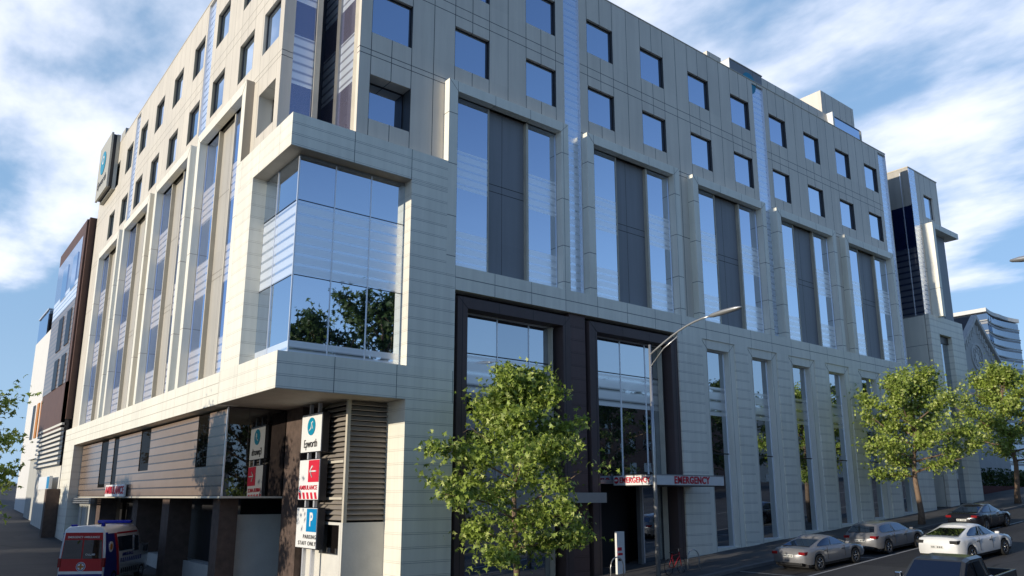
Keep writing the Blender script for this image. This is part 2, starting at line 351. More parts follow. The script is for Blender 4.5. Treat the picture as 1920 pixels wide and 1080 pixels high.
# facade coordinates: u along the wall, d into the building, z up.  R looks on the street (-Y), L on the driveway (-X)
def P(side, pl, u, d, z): return (u, pl + d, z) if side == 'R' else (pl + d, u, z)
def fb(mb, side, pl, u0, u1, d0, d1, z0, z1, mat):
    a = P(side, pl, u0, d0, z0); b = P(side, pl, u1, d1, z1)
    return mb.box(a[0], b[0], a[1], b[1], z0, z1, mat)
def wall(mb, side, pl, u0, u1, z0, z1, ops, mat, depth=.22, rev=None):
    """one skin with openings (ua,ub,za,zb[,depth]); every opening gets its reveals"""
    us = sorted({u0, u1, *[min(max(v, u0), u1) for o in ops for v in o[:2]]}); zs = sorted({z0, z1, *[min(max(v, z0), z1) for o in ops for v in o[2:4]]})
    def op(a, b):
        for o in ops:
            if o[0] - 1e-6 <= a <= o[1] + 1e-6 and o[2] - 1e-6 <= b <= o[3] + 1e-6: return o
        return None
    q = lambda pts, m: mb.add([P(side, pl, *p) for p in pts], [(0, 1, 2, 3)], m)
    rev = rev or mat; n, k = len(us) - 1, len(zs) - 1
    cell = [[op((us[i] + us[i + 1]) / 2, (zs[j] + zs[j + 1]) / 2) for j in range(k)] for i in range(n)]
    for i in range(n):
        for j in range(k):
            a, b, c, d = us[i], us[i + 1], zs[j], zs[j + 1]
            if cell[i][j] is None:
                q([(a, 0, c), (b, 0, c), (b, 0, d), (a, 0, d)], mat)
                for ii, jj, e in ((i - 1, j, 'l'), (i + 1, j, 'r'), (i, j - 1, 'b'), (i, j + 1, 't')):
                    outside = ii < 0 or jj < 0 or ii >= n or jj >= k
                    o = None if outside else cell[ii][jj]
                    if outside or o is not None:
                        dp = (o[4] if (o is not None and len(o) > 4) else depth)
                        if e == 'l': q([(a, 0, c), (a, dp, c), (a, dp, d), (a, 0, d)], rev)
                        if e == 'r': q([(b, 0, c), (b, dp, c), (b, dp, d), (b, 0, d)], rev)
                        if e == 'b': q([(a, 0, c), (b, 0, c), (b, dp, c), (a, dp, c)], rev)
                        if e == 't': q([(a, 0, d), (b, 0, d), (b, dp, d), (a, dp, d)], rev)
    return mb
def gz(x): return -4.33 + .074 * (x - 15.8)              # pavement level along the street
def gy(y): return -4.72 + .043 * (y - 26)                # level along the driveway

# ================================================================== the hospital
hosp = thing('hospital_building', 'large cream-panelled hospital on the street corner with square blue windows and a dark brown entrance', 'building', (34, 40, -4.4))
K = range(11)
RA, RB, RC = (23.18, 25.20), (19.18, 21.24), (15.22, 17.24)
winR = [(13.33 + 4.209 * k, 15.28 + 4.209 * k, *r) for k in K for r in (RA, RB)] + [(13.33, 15.28, *RC, .72)]
bayR = [(17.49 + 8.40 * i, 23.66 + 8.40 * i + (.08 if i else 0)) for i in range(5)]
stripR = [(24.27, 25.41), (41.07, 42.34), (57.87, 59.10)]
ops = winR + [(a, b, 9.62, 17.73, .25) for a, b in bayR] + [(a, b, 9.62, 26.80, .22) for a, b in stripR] + [(12.8, 17.3, 9.62, 14.25, .01)]
mb = MB(); wall(mb, 'R', 26.4, 12.8, 59.12, 9.62, 26.96, ops, MT['panR'])
mb.box(12.8, 59.12, 26.63, 27.0, 26.55, 26.96, MT['core']); mb.box(12.78, 59.14, 26.37, 26.75, 26.961, 27.01, MT['beigem'])
mb.box(59.05, 59.115, 26.63, 45, 8.4, 26.94, MT['tealglass'])
mb.build('street_wall', hosp)
winL = [(29.13, 31.06, *RB), (29.13, 31.06, *RA), (29.13, 31.06, *RC, .72), (32.32, 34.26, *RA), (32.32, 34.26, *RB)]
winL += [(36.45 + 4.15 * k, 38.40 + 4.15 * k, *r) for k in range(7) for r in (RA, RB)]
bayL = [(32.20 + 8.33 * i, 38.42 + 8.33 * i) for i in range(4)]
stripL = [(39.05, 40.32), (55.65, 56.85)]
ops = winL + [(a, b, 5.07, 17.73, .3) for a, b in bayL] + [(a, b, 5.07, 26.80, .22) for a, b in stripL] + [(28.66, 31.72, 5.07, 14.25, .01)]
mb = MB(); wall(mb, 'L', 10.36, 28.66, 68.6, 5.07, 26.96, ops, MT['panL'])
mb.box(10.60, 11.2, 28.9, 68.6, 26.5, 26.96, MT['core']); mb.box(10.34, 10.7, 28.64, 68.62, 26.961, 27.01, MT['beigem'])
mb.build('driveway_wall', hosp)
# body of the building behind the skins
mb = MB(); mb.box(13.2, 59.0, 30.3, 68.4, 3.9, 26.62, MT['core']); mb.box(11.6, 13.19, 31.3, 68.4, 3.9, 26.6, MT['core'])
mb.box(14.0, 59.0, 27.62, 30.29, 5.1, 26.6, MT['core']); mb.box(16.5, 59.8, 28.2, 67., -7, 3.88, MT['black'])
mb.build('building_body', hosp)
def pane_box(side, pl, a, b, d, c, e, mat, name, parent, fr=.05, th=.03):
    f = MB()
    for (p, q, r, s) in ((a, a + fr, c, e), (b - fr, b, c, e), (a + fr, b - fr, c, c + fr), (a + fr, b - fr, e - fr, e)):
        fb(f, side, pl, p, q, d - .03, d + .05, r, s, MT['wframe'])
    w = f.build(name, parent); g = MB(); fb(g, side, pl, a + fr, b - fr, d, d + th, c + fr, e - fr, mat); g.build('pane', w); return w
for o in winR: pane_box('R', 26.4, o[0], o[1], (o[4] - .05 if len(o) > 4 else .17), o[2], o[3], MT['gl'], 'window', hosp)
for o in winL: pane_box('L', 10.36, o[0], o[1], (o[4] - .05 if len(o) > 4 else .17), o[2], o[3], MT['gl'], 'window', hosp)
# tall picture frames
def bay(side, pl, wp, a, b, zb, i):
    F = MT['frame'] if side == 'R' else MT['frameL']; dep = .69 if side == 'R' else .62; w = .47
    m = MB()
    fb(m, side, pl, a - w, a, 0, dep, zb, 18.22, F); fb(m, side, pl, b, b + w, 0, dep, zb, 18.22, F); fb(m, side, pl, a, b, 0, dep - .1, 17.73, 18.22, F)
    for p, q in (((a - w, 18.22), (a, 17.73)), ((b + w, 18.22), (b, 17.73))):
        m.tube([P(side, pl, p[0], -.004, p[1]), P(side, pl, q[0], -.004, q[1])], .009, MT['wframe'] if side == 'R' else MT['grey'], 4)
    fr = m.build('picture_frame', hosp, bevel=.012)
    gd = .45 if side == 'R' else .42
    j = .15 if side == 'R' else .03
    cuts = (a, a + 2.02 - .03, a + 2.02, b - 1.93, b - 1.80, b) if side == 'R' else (a, a + 1.92, a + 2.02, b - 2.0, b - 1.9, b)
    gm = MT['glb'] if side == 'R' else MT['glbL']
    for p, q in ((cuts[0], cuts[1]), (cuts[4], cuts[5])):
        g = MB(); fb(g, side, pl, p, q, gd, gd + .03, zb, 17.70, gm); g.build('tall_glass', fr)
    g = MB(); fb(g, side, pl, cuts[2], cuts[3], gd + .16, gd + .22, zb, 17.70, MT['infill'] if side == 'R' else MT['infillL']); g.build('infill_panel', fr)
    g = MB(); fb(g, side, pl, cuts[1], cuts[2], gd - .05, gd + .2, zb, 17.70, MT['beigem']); fb(g, side, pl, cuts[3], cuts[4], gd - .05, gd + .2, zb, 17.70, MT['beigem'])
    fb(g, side, pl, a + .001, a + .04, gd - .04, gd - .002, zb, 17.69, MT['mull']); fb(g, side, pl, b - .04, b - .001, gd - .04, gd - .002, zb, 17.69, MT['mull']); g.build('mullion', fr)
for i, (a, b) in enumerate(bayR): bay('R', 26., 26.4, a, b, 9.62, i)
for i, (a, b) in enumerate(bayL): bay('L', 10., 10.36, a, b, 5.07, i)
for side, pl, st, zb in (('R', 26.4, stripR, 9.62), ('L', 10.36, stripL, 5.07)):
    for a, b in st:
        m = MB(); fb(m, side, pl, a + .04, b - .04, .12, .16, zb, 26.8, MT['gls'])
        s = m.build('glass_strip', hosp); m = MB()
        fb(m, side, pl, a, a + .04, .02, .17, zb, 26.8, MT['mull']); fb(m, side, pl, b - .04, b, .02, .17, zb, 26.8, MT['mull']); m.build('mullion', s)
# re-entrant glazed corner over the block
m = MB(); m.box(10.60, 10.86, 28.67, 29.1, 14.25, 26.955, MT['panR']); m.box(10.365, 10.60, 28.652, 28.659, 14.25, 26.955, MT['panR']); m.box(11.81, 12.05, 28.60, 28.95, 14.25, 26.94, MT['beigem']); m.box(12.05, 12.9, 30.06, 30.3, 14.25, 26.94, MT['wframe'])
m.box(10.86, 11.81, 28.8, 28.94, 14.25, 26.9, MT['beigem']); m.box(12.87, 13.15, 26.6, 30.1, 14.25, 26.9, MT['black'])
nt_ = m.build('corner_wall', hosp)
m = MB(); m.box(10.86, 11.81, 28.72, 28.76, 14.25, 26.9, MT['glb2'] if 'glb2' in MT else MT['gln']); m.build('corner_glass', nt_)
m = MB(); m.box(12.83, 12.86, 26.95, 30.05, 14.25, 26.9, MT['gln']); m.build('corner_glass', nt_)
m = MB(); m.box(12.74, 12.86, 28.28, 28.62, 14.25, 26.92, MT['grey']); m.box(12.8, 12.86, 26.62, 26.95, 14.25, 26.9, MT['beigem']); m.build('mullion', nt_)
# corner block: cap, ledge, piers
m = MB(); m.box(10, 17.02, 26, 31.73, 12.91, 14.25, MT['capR']); cap = m.build('block_cap', hosp)
m = MB(); m.box(10, 17.489, 26, 32.2, 3.73, 5.07, MT['ledR']); led = m.build('block_ledge', hosp)
# the -X faces of those boxes carry the driveway-side board pattern
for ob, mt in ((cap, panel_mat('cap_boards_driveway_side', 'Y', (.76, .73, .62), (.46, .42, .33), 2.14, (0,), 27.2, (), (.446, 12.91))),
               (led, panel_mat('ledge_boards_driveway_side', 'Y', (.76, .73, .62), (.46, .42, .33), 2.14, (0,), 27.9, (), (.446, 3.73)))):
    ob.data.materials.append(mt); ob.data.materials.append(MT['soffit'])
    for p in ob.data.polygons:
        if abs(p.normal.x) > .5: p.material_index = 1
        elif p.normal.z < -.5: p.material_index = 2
m = MB(); m.box(15.24, 17.018, 26, 27.0, 5.07, 12.91, MT['sideR']); m.box(15.24, 17.489, 26, 27.45, -6, 3.73, MT['sideR']); m.box(17.02, 17.489, 26, 27.0, 5.07, 9.62, MT['sideR'])
pr = m.build('corner_pier', hosp); pr.data.materials.append(MT['sideL'])
for p in pr.data.polygons:
    if abs(p.normal.x) > .5: p.material_index = 1
m = MB(); m.box(10, 11.5, 29.95, 31.728, 5.07, 12.91, MT['sideL']); pl_ = m.build('side_pier', hosp)
# corner picture window
m = MB(); m.box(11.9, 15.9, 27.0, 29.0, 5.1, 12.8, MT['black'])
m.box(10.58, 15.239, 26.55, 26.60, 12.78, 12.905, MT['grey'])
cw = m.build('corner_window', hosp)
for a, b in ((10.60, 12.1), (12.13, 13.66), (13.69, 15.239)):
    g = MB(); g.box(a, b, 26.55, 26.58, 5.07, 12.78, MT['glc']); g.build('pane', cw)
for a, b in ((26.60, 28.6), (28.63, 29.948)):
    g = MB(); g.box(10.60, 10.63, a, b, 5.07, 12.905, MT['glc']); g.build('pane', cw)
g = MB()
for xx in (12.1, 13.66): g.box(xx - .005, xx + .035, 26.52, 26.549, 5.07, 12.8, MT['mull'])
g.box(10.565, 10.62, 26.515, 26.57, 5.07, 12.8, MT['mull']); g.box(10.565, 10.599, 28.6, 28.63, 5.07, 12.9, MT['mull'])
for zz in (11.04, 8.08): g.box(10.63, 15.235, 26.535, 26.549, zz, zz + .03, MT['wframe']); g.box(10.585, 10.599, 26.6, 29.94, zz, zz + .03, MT['wframe'])
g.build('mullion', cw)
# belts
m = MB(); m.box(17.49, 59.12, 26, 26.9, 8.56, 9.62, MT['beltR']); m.build('street_belt', hosp)
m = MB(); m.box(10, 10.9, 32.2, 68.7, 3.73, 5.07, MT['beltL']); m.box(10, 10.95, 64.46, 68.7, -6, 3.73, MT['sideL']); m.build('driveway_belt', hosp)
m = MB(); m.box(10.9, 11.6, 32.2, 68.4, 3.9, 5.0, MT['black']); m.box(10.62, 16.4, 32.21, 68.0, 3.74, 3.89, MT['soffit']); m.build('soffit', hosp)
# street level: narrow windows in splayed surrounds
NW = [(33.87 + 4.21 * k, 36.83 + 4.21 * k) for k in range(6)]
m = MB(); wall(m, 'R', 26., 31.85, 60.3, -6, 8.559, [(a, b, -6, 8.55, .06) for a, b in NW], MT['sideR'], .7)
m.build('street_level_wall', hosp)
for a, b in NW:
    zb = gz(a) + .36; m = MB()
    m.box(a, a + .47, 26.06, 26.50, -6, 8.548, MT['frame']); m.box(b - .53, b, 26.06, 26.50, -6, 8.548, MT['frame']); m.box(a + .47, b - .53, 26.06, 26.50, 8.05, 8.548, MT['frame'])
    m.box(a + .47, b - .53, 26.12, 26.5, -6, zb, MT['frame'])
    for s in (1, -1):                                    # mitre joints
        p0 = Vector((a, 26.055, 8.55)) if s > 0 else Vector((b, 26.055, 8.55)); p1 = Vector((a + .47, 26.055, 8.05)) if s > 0 else Vector((b - .53, 26.055, 8.05))
        m.tube([p0, p1], .009, MT['wframe'], 4)
    s_ = m.build('narrow_window', hosp)
    g = MB(); g.box(a + .53, b - .59, 26.42, 26.44, zb + .06, 7.99, MT['gle']); g.build('pane', s_)
    g = MB(); g.box(a + .47, a + .53, 26.38, 26.46, zb, 8.05, MT['mull']); g.box(b - .59, b - .53, 26.38, 26.46, zb, 8.05, MT['mull']); g.box(a + .53, b - .59, 26.38, 26.46, zb, zb + .06, MT['mull']); g.box(a + .53, b - .59, 26.38, 26.46, 7.99, 8.05, MT['mull'])
    g.box(a + .53, b - .59, 26.39, 26.45, 2.3, 2.36, MT['wframe']); g.build('window_frame', s_)
# brown entrance portals
m = MB()
m.box(24.12, 25.16, 26.17, 27.3, -6, 8.555, MT['brownb']); m.box(17.495, 31.84, 26.55, 27.5, 8.35, 8.555, MT['darkbeige'])
m.box(17.495, 17.7, 26.6, 27.3, -6, 8.35, MT['darkbeige']); m.box(25.165, 25.36, 26.6, 27.3, -6, 8.35, MT['darkbeige'])
m.build('brown_wall', hosp)
def portal(a, b, ia, ib, mull):
    m = MB(); B = MT['brown']
    m.box(a, ia, 26.08, 27.0, -6, 8.34, B); m.box(ib, b, 26.08, 27.0, -6, 8.34, B); m.box(ia, ib, 26.08, 27.0, 7.86, 8.34, B)
    for p0, p1 in (((a, 26.075, 8.34), (ia, 26.075, 7.86)), ((b, 26.075, 8.34), (ib, 26.075, 7.86))): m.tube([p0, p1], .01, MT['black'], 4)
    pt = m.build('entrance_portal', hosp, bevel=.01)
    xs = [ia] + mull + [ib]
    for p, q in zip(xs[:-1], xs[1:]):
        g = MB(); g.box(p + .02, q - .02, 26.80, 26.83, .8, 7.84, MT['gle']); g.build('pane', pt)
    g = MB()
    for x in mull: g.box(x - .02, x + .02, 26.76, 26.84, .8, 7.84, MT['mull'])
    g.box(ia, ib, 26.74, 26.799, 7.80, 7.859, MT['mull']); g.box(ia, ib, 26.77, 26.799, 6.06, 6.10, MT['wframe']); g.box(ib - .34, ib - .28, 26.5, 26.79, -5, 7.8, MT['beigem']); g.build('mullion', pt)
    return pt
p1 = portal(17.7, 24.12, 18.21, 23.66, [20.32, 22.15]); p2 = portal(25.36, 31.84, 25.89, 31.33, [28.17, 30.03])
g = MB(); g.box(18.22, 23.32, 26.80, 26.83, -6, .3, MT['gle']); g.build('lower_pane', p1)
g = MB(); g.box(18.2, 23.6, 26.7, 26.79, .3, .8, MT['grey']); g.box(25.9, 31.3, 26.7, 26.79, .62, .8, MT['grey']); g.build('transom', p1)
g = MB(); g.box(25.89, 29.2, 27.55, 27.6, -6, .7, MT['black']); g.build('doorway', p2)
g = MB(); g.box(29.36, 31.33, 26.86, 26.9, -6, .62, MT['gle']); g.build('door_pane', p2)
g = MB(); g.box(29.2, 29.36, 26.7, 26.95, -6, .62, MT['grey']); g.box(29.5, 29.56, 26.8, 26.86, -6, .62, MT['mull']); g.box(29.56, 31.3, 26.8, 26.86, gz(30) + .02, gz(30) + .10, MT['mull']); g.build('door_frame', p2)
# canopies with lettering
m = MB(); m.box(27.37, 32.42, 24.0, 26.0, .545, .99, MT['signwhite']); m.box(27.37, 31.3, 26.0, 26.7, .545, .99, MT['signwhite'])
m.box(27.42, 32.37, 24.05, 26.0, .50, .544, MT['wframe']); m.box(27.35, 32.44, 23.98, 26.0, .99, 1.03, MT['grey'])
can = m.build('entrance_canopy', hosp, bevel=.01)
text('lettering', 'EMERGENCY', .46, MT['red'], can, facing((29.95, 23.985, .77), (1, 0, 0)), .012, .92, 1.12, .012)
text('lettering', 'EMERGENCY', .36, MT['red'], can, facing((27.355, 25.32, .775), (0, -1, 0)), .012, .88, 1.1, .008)
g = MB(); g.disc((27.355, 26.5, .78), 'x', .0, .15, .03, MT['red'], 20); g.box(27.325, 27.34, 26.40, 26.60, .74, .82, MT['signwhite']); g.build('emblem', can)
m = MB(); m.box(18.0, 25.45, 25.3, 26.05, -.22, .16, MT['grey']); m.box(18.0, 25.45, 25.28, 25.32, -.25, .19, MT['steel']); m.build('porch_canopy', hosp)
# hanging glass box with brown striped panels over the driveway
dY0, dY1 = 32.62, 64.4
slots = [(35.0, 36.6, 1.3), (45.0, 47.1, 1.4), (52.6, 53.9, .5), (55.6, 57.7, .6)]
m = MB(); m.box(10.72, 13.2, dY0 + .1, dY1, .08, 3.6, MT['black']); m.box(10.56, 13.3, dY0 - .02, dY1, -.05, .03, MT['beigem'])
bx = m.build('projecting_glass_box', hosp)
g = MB(); wall(g, 'L', 10.60, dY0, dY1, .03, 3.62, [(a, b, z, 3.62, .04) for a, b, z in slots], MT['blind'], .05); g.build('striped_panel', bx)
for a, b, z in slots:
    g = MB(); g.box(10.63, 10.66, a, b, z, 3.62, MT['glslot']); g.build('pane', bx)
g = MB(); g.box(10.605, 13.14, dY0 - .015, dY0 + .02, .03, 3.72, MT['gld']); g.build('end_pane', bx)
g = MB(); g.box(10.57, 10.63, dY0 - .03, dY0 + .03, .03, 3.7, MT['mull'])
for xx in (11.5, 12.3): g.box(xx, xx + .02, dY0 - .02, dY0 - .0151, .03, 3.7, MT['wframe'])
g.build('mullion', bx)
# ambulance sign fixed to the box, small canopy, columns and walls below
g = MB(); g.box(10.40, 10.5, 49.0, 54.1, .03, .72, MT['signwhite']); sg = g.build('ambulance_sign', hosp)
text('lettering', 'AMBULANCE', .62, MT['red'], sg, facing((10.38, 51.55, .38), (0, -1, 0)), .012, 1.25, 1.1, .012)
g = MB()
for k in range(3): g.box(10.25, 10.5, 57.5, 64.2, -.42 + .14 * k, -.34 + .14 * k, MT['grey'])
g.build('louvred_fascia', hosp)
m = MB(); m.box(13.15, 14.0, 30.9, 32.55, -6, 3.73, MT['texbrown']); m.build('brown_column', hosp)
for (xa, xb, ya, yb) in ((11.0, 11.78, 33.96, 34.9), (11.0, 12.1, 41.7, 43.0), (11.2, 12.6, 49.0, 50.2), (11.0, 12.0, 58.2, 59.4)):
    m = MB(); m.box(xa, xb, ya, yb, -6, -.06, MT['texbrown']); m.build('driveway_column', hosp)
m = MB(); m.box(11.95, 16.4, 34.6, 34.9, -6, -.76, MT['conc']); m.build('low_wall', hosp)
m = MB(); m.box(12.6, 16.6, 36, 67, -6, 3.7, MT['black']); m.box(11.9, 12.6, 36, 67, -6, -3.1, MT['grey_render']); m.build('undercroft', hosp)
m = MB(); m.box(10.7, 12.6, 60, 63.9, -6, -.1, MT['grey_render']); m.box(10.65, 10.7, 60.6, 61.2, -3, -.6, MT['beigem']); m.box(10.65, 10.7, 62.6, 63.2, -3, -.6, MT['beigem']); m.build('side_entrance', hosp)
# louvred plant enclosure at the corner
m = MB(); m.box(13.46, 15.24, 27.32, 27.45, -6, -.95, MT['conc']); m.box(13.46, 13.60, 27.3, 27.45, -.95, 3.73, MT['beigem'])
wall(m, 'L', 13.46, 27.46, 30.8, -6, -.951, [(27.62, 29.3, -2.15, -1.05, .15)], MT['conc'], .15)
m.box(13.9, 15.2, 27.9, 30.6, -.95, 3.7, MT['black']); m.box(13.62, 13.64, 27.6, 29.3, -2.2, -1.0, MT['gld']); en = m.build('plant_enclosure', hosp)
g = MB()
for k in range(23):
    z = -.85 + .2 * k
    g.add([(13.60, 27.32, z), (15.24, 27.32, z), (15.24, 27.48, z + .16), (13.60, 27.48, z + .16), (13.60, 27.34, z - .02), (15.24, 27.34, z - .02), (15.24, 27.50, z + .14), (13.60, 27.50, z + .14)],
          [(0, 1, 2, 3), (4, 7, 6, 5), (0, 4, 5, 1), (3, 2, 6, 7), (0, 3, 7, 4), (1, 5, 6, 2)], MT['louvre'])
g.build('front_louvres', en)
g = MB()
for k in range(23):
    z = -.85 + .2 * k
    g.add([(13.48, 27.46, z), (13.48, 29.5, z), (13.66, 29.5, z + .15), (13.66, 27.46, z + .15), (13.5, 27.46, z - .02), (13.5, 29.5, z - .02), (13.68, 29.5, z + .13), (13.68, 27.46, z + .13)],
          [(0, 3, 2, 1), (4, 5, 6, 7), (0, 1, 5, 4), (3, 7, 6, 2), (0, 4, 7, 3), (1, 2, 6, 5)], MT['louvre'])
for z in (1.3, -.1): g.box(13.44, 13.5, 27.46, 29.5, z, z + .09, MT['beigem'])
g.build('side_louvres', en)
# roof-top structures
m = MB(); m.box(43.6, 45.2, 33, 36, 26.6, 31.6, MT['panR']); m.box(41.4, 43.0, 30, 34, 26.6, 31.1, MT['panR']); m.build('roof_plant_room', hosp)
m = MB(); m.box(38.9, 42.45, 26.5, 29, 26.97, 27.8, MT['infill']); m.box(38.86, 42.5, 26.46, 29.1, 27.8, 27.86, MT['beigem']); m.box(38.83, 38.9, 26.48, 29, 26.97, 27.8, MT['white']); rb = m.build('roof_glass_box', hosp)
g = MB(); g.disc((40.9, 26.48, 26.75), 'y', 0, .75, .02, MT['teal'], 28); g.build('roof_emblem', rb)
m = MB(); m.box(42.6, 52.4, 26.9, 30, 26.97, 28.15, MT['panR']); m.build('roof_parapet', hosp)
m = MB(); m.box(56.7, 62.0, 30, 40, 26.6, 33.4, MT['panR']); m.build('roof_plant_room', hosp)
m = MB(); m.box(51.7, 55.5, 26.5, 26.9, 26.97, 27.85, MT['gl']); m.box(51.45, 51.7, 26.45, 27.1, 26.97, 28.2, MT['white']); m.box(55.5, 55.65, 26.45, 27.1, 26.97, 27.9, MT['beigem']); m.box(51.7, 55.5, 26.48, 26.95, 27.85, 27.95, MT['wframe']); m.build('roof_balustrade', hosp)

# ---------------- the extension further up the street, same cladding
ext = thing('hospital_wing', 'slim far wing of the hospital past a gap, one window wide, with dark glass side', 'building', (66, 30, -1))
m = MB(); wall(m, 'R', 26., 62.73, 68.9, -6, 14.25, [(64.3, 66.5, -6, 12.8, .4)], MT['sideR'], .3)
m.box(62.74, 64.2, 26.35, 36, -6, 14.2, MT['frame']); m.box(66.6, 68.88, 26.35, 40, -6, 14.2, MT['frame']); m.box(64.25, 66.55, 27, 40, -6, 14.2, MT['black']); m.box(62.73, 68.9, 26.3, 40, 14.2, 14.249, MT['core']); m.build('lower_block', ext)
g = MB(); g.box(64.3, 66.5, 26.38, 26.42, -5, 12.8, MT['gle']); g.box(64.3, 66.5, 26.3, 26.37, 12.2, 12.8, MT['wframe']); g.build('narrow_window', ext)
m = MB(); wall(m, 'R', 26.4, 62.95, 68.25, 14.25, 26.9, [(64.0, 64.05, 14.25, 26.9, .1), (65.4, 67.1, 23.1, 25.15), (64.9, 66.6, 14.25, 21.8, .3)], MT['panR'])
m.box(63.0, 68.24, 27.0, 40, 14.25, 26.85, MT['core']); m.box(62.9, 68.3, 26.36, 40, 26.9, 27.0, MT['beigem']); m.build('upper_wall', ext)
g = MB(); g.box(62.95, 64.0, 26.36, 26.39, 14.25, 26.85, MT['gls']); g.build('glass_strip', ext)
g = MB(); g.box(62.93, 62.96, 26.4, 40, 14.26, 23.6, MT['tealglass']); g.build('side_glass', ext)
g = MB(); g.box(62.93, 62.965, 26.4, 40, 23.6, 26.9, MT['infillL']); g.box(62.90, 62.93, 27.05, 27.11, 14.3, 26.6, MT['mull']); g.build('side_panel', ext)
pane_box('R', 26.4, 65.4, 67.1, .17, 23.1, 25.15, MT['gl'], 'window', ext)
m = MB(); m.box(64.45, 64.9, 25.6, 26.7, 14.25, 22.22, MT['frame']); m.box(64.9, 69.4, 25.6, 26.7, 21.75, 22.22, MT['frame']); pf = m.build('picture_frame', ext)
g = MB(); g.box(64.9, 66.6, 26.5, 26.54, 14.25, 21.75, MT['glb']); g.build('tall_glass', pf)
g = MB(); g.box(66.6, 68.25, 26.33, 26.39, 14.25, 21.75, MT['infill']); g.build('infill_panel', pf)
m = MB(); m.box(63.4, 68.8, 29, 38, 27.0, 27.5, MT['white']); m.build('roof_edge', ext)
m = MB(); m.box(68.9, 70.6, 27.5, 36, -6, 15.2, MT['frame']); m.build('rear_return', ext)

# ---------------- circular-logo sign box high on the far end
sg = thing('roof_sign', 'grey sign box with teal round emblem high on the far left end of hospital', 'sign', (9.6, 66.3, 23.3))
m = MB(); m.box(9.72, 9.86, 62.3, 66.6, 23.2, 27.7, MT['grey_render']); m.box(9.86, 10.1, 62.4, 66.5, 23.3, 27.6, MT['wframe']); m.box(10.1, 10.34, 62.3, 66.6, 23.1, 27.6, MT['grey_render']); m.box(10.38, 11.6, 60.9, 62.3, 27.02, 27.7, MT['grey_render']); m.build('sign_box', sg)
g = MB(); g.disc((9.70, 64.6, 25.9), 'x', 0, .95, .04, MT['teal'], 30); g.disc((9.67, 64.5, 26.1), 'x', .22, .36, .03, MT['signwhite'], 20); g.build('emblem', sg)
text('lettering', 'Epworth', .9, MT['ink'], sg, facing((9.71, 64.5, 24.3), (0, -1, 0)), .01, 1.05)

# ---------------- totem sign under the corner
tz = gz(13.2)
tt = thing('sign_totem', 'tall sign totem of three stacked white panels beside the brown column under the corner', 'sign', (13.1, 29.6, tz))
for (z0, z1, nm) in ((1.78, 3.30, 'logo_panel'), (-.10, 1.46, 'ambulance_panel'), (-1.95, -.43, 'parking_panel')):
    m = MB(); m.box(13.0, 13.16, 28.62, 30.52, z0, z1, MT['signwhite']); m.box(13.02, 13.30, 28.55, 30.50, z0 - .03, z1 + .03, MT['wframe']); pn = m.build(nm, tt)
    xf = 12.988
    if nm == 'logo_panel':
        g = MB(); g.disc((xf, 29.55, 2.80), 'x', 0, .36, .03, MT['teal'], 30)
        g.tube([(xf - .018, 29.72, 2.62), (xf - .018, 29.55, 2.72), (xf - .018, 29.5, 2.9), (xf - .018, 29.42, 3.0)], .025, MT['signwhite'], 6); g.tube([(xf - .018, 29.55, 2.95), (xf - .018, 29.45, 2.85), (xf - .018, 29.4, 2.7)], .022, MT['signwhite'], 6); g.build('emblem', pn)
        text('lettering', 'Epworth', .46, MT['ink'], pn, facing((xf, 29.57, 2.1), (0, -1, 0)), .008, .8)
    elif nm == 'ambulance_panel':
        g = MB(); g.box(xf - .004, 13.0, 28.63, 29.62, .58, 1.44, MT['red']); g.build('red_field', pn)
        g = MB()
        g.tube([(xf - .02, 28.85, 1.0), (xf - .02, 29.4, 1.0)], .035, MT['signwhite'], 6); g.tube([(xf - .02, 29.2, 1.22), (xf - .02, 29.42, 1.0), (xf - .02, 29.2, .78)], .035, MT['signwhite'], 6); g.build('arrow', pn)
        text('lettering', 'AMBULANCE', .24, MT['red'], pn, facing((xf, 29.57, .36), (0, -1, 0)), .006, 1.12, 1.1, .004)
        g = MB()
        for k in range(5):
            y = 28.70 + .37 * k; g.add([(xf, y, -.08), (xf, y + .19, -.08), (xf, y + .31, .18), (xf, y + .12, .18), (13., y, -.08), (13., y + .19, -.08), (13., y + .31, .18), (13., y + .12, .18)], [(0, 1, 2, 3), (4, 7, 6, 5), (0, 4, 5, 1), (1, 5, 6, 2), (2, 6, 7, 3), (3, 7, 4, 0)], MT['red'])
        g.build('hazard_stripes', pn)
    else:
        g = MB(); g.box(xf - .004, 13.0, 28.63, 29.55, -1.33, -.45, MT['blue']); g.build('blue_field', pn)
        text('lettering', 'P', .72, MT['signwhite'], pn, facing((xf - .01, 29.1, -.89), (0, -1, 0)), .006, .85, 1, .02)
        text('lettering', 'PARKING', .22, MT['ink'], pn, facing((xf, 29.2, -1.53), (0, -1, 0)), .006, 1.15, 1.2)
        text('lettering', 'STAFF ONLY', .22, MT['ink'], pn, facing((xf, 29.42, -1.78), (0, -1, 0)), .006, 1.15, 1.2)
m = MB()
for y in (29.1, 29.9): m.box(13.05, 13.18, y - .06, y + .06, tz - .3, 3.72, MT['mull'])
m.build('post', tt)

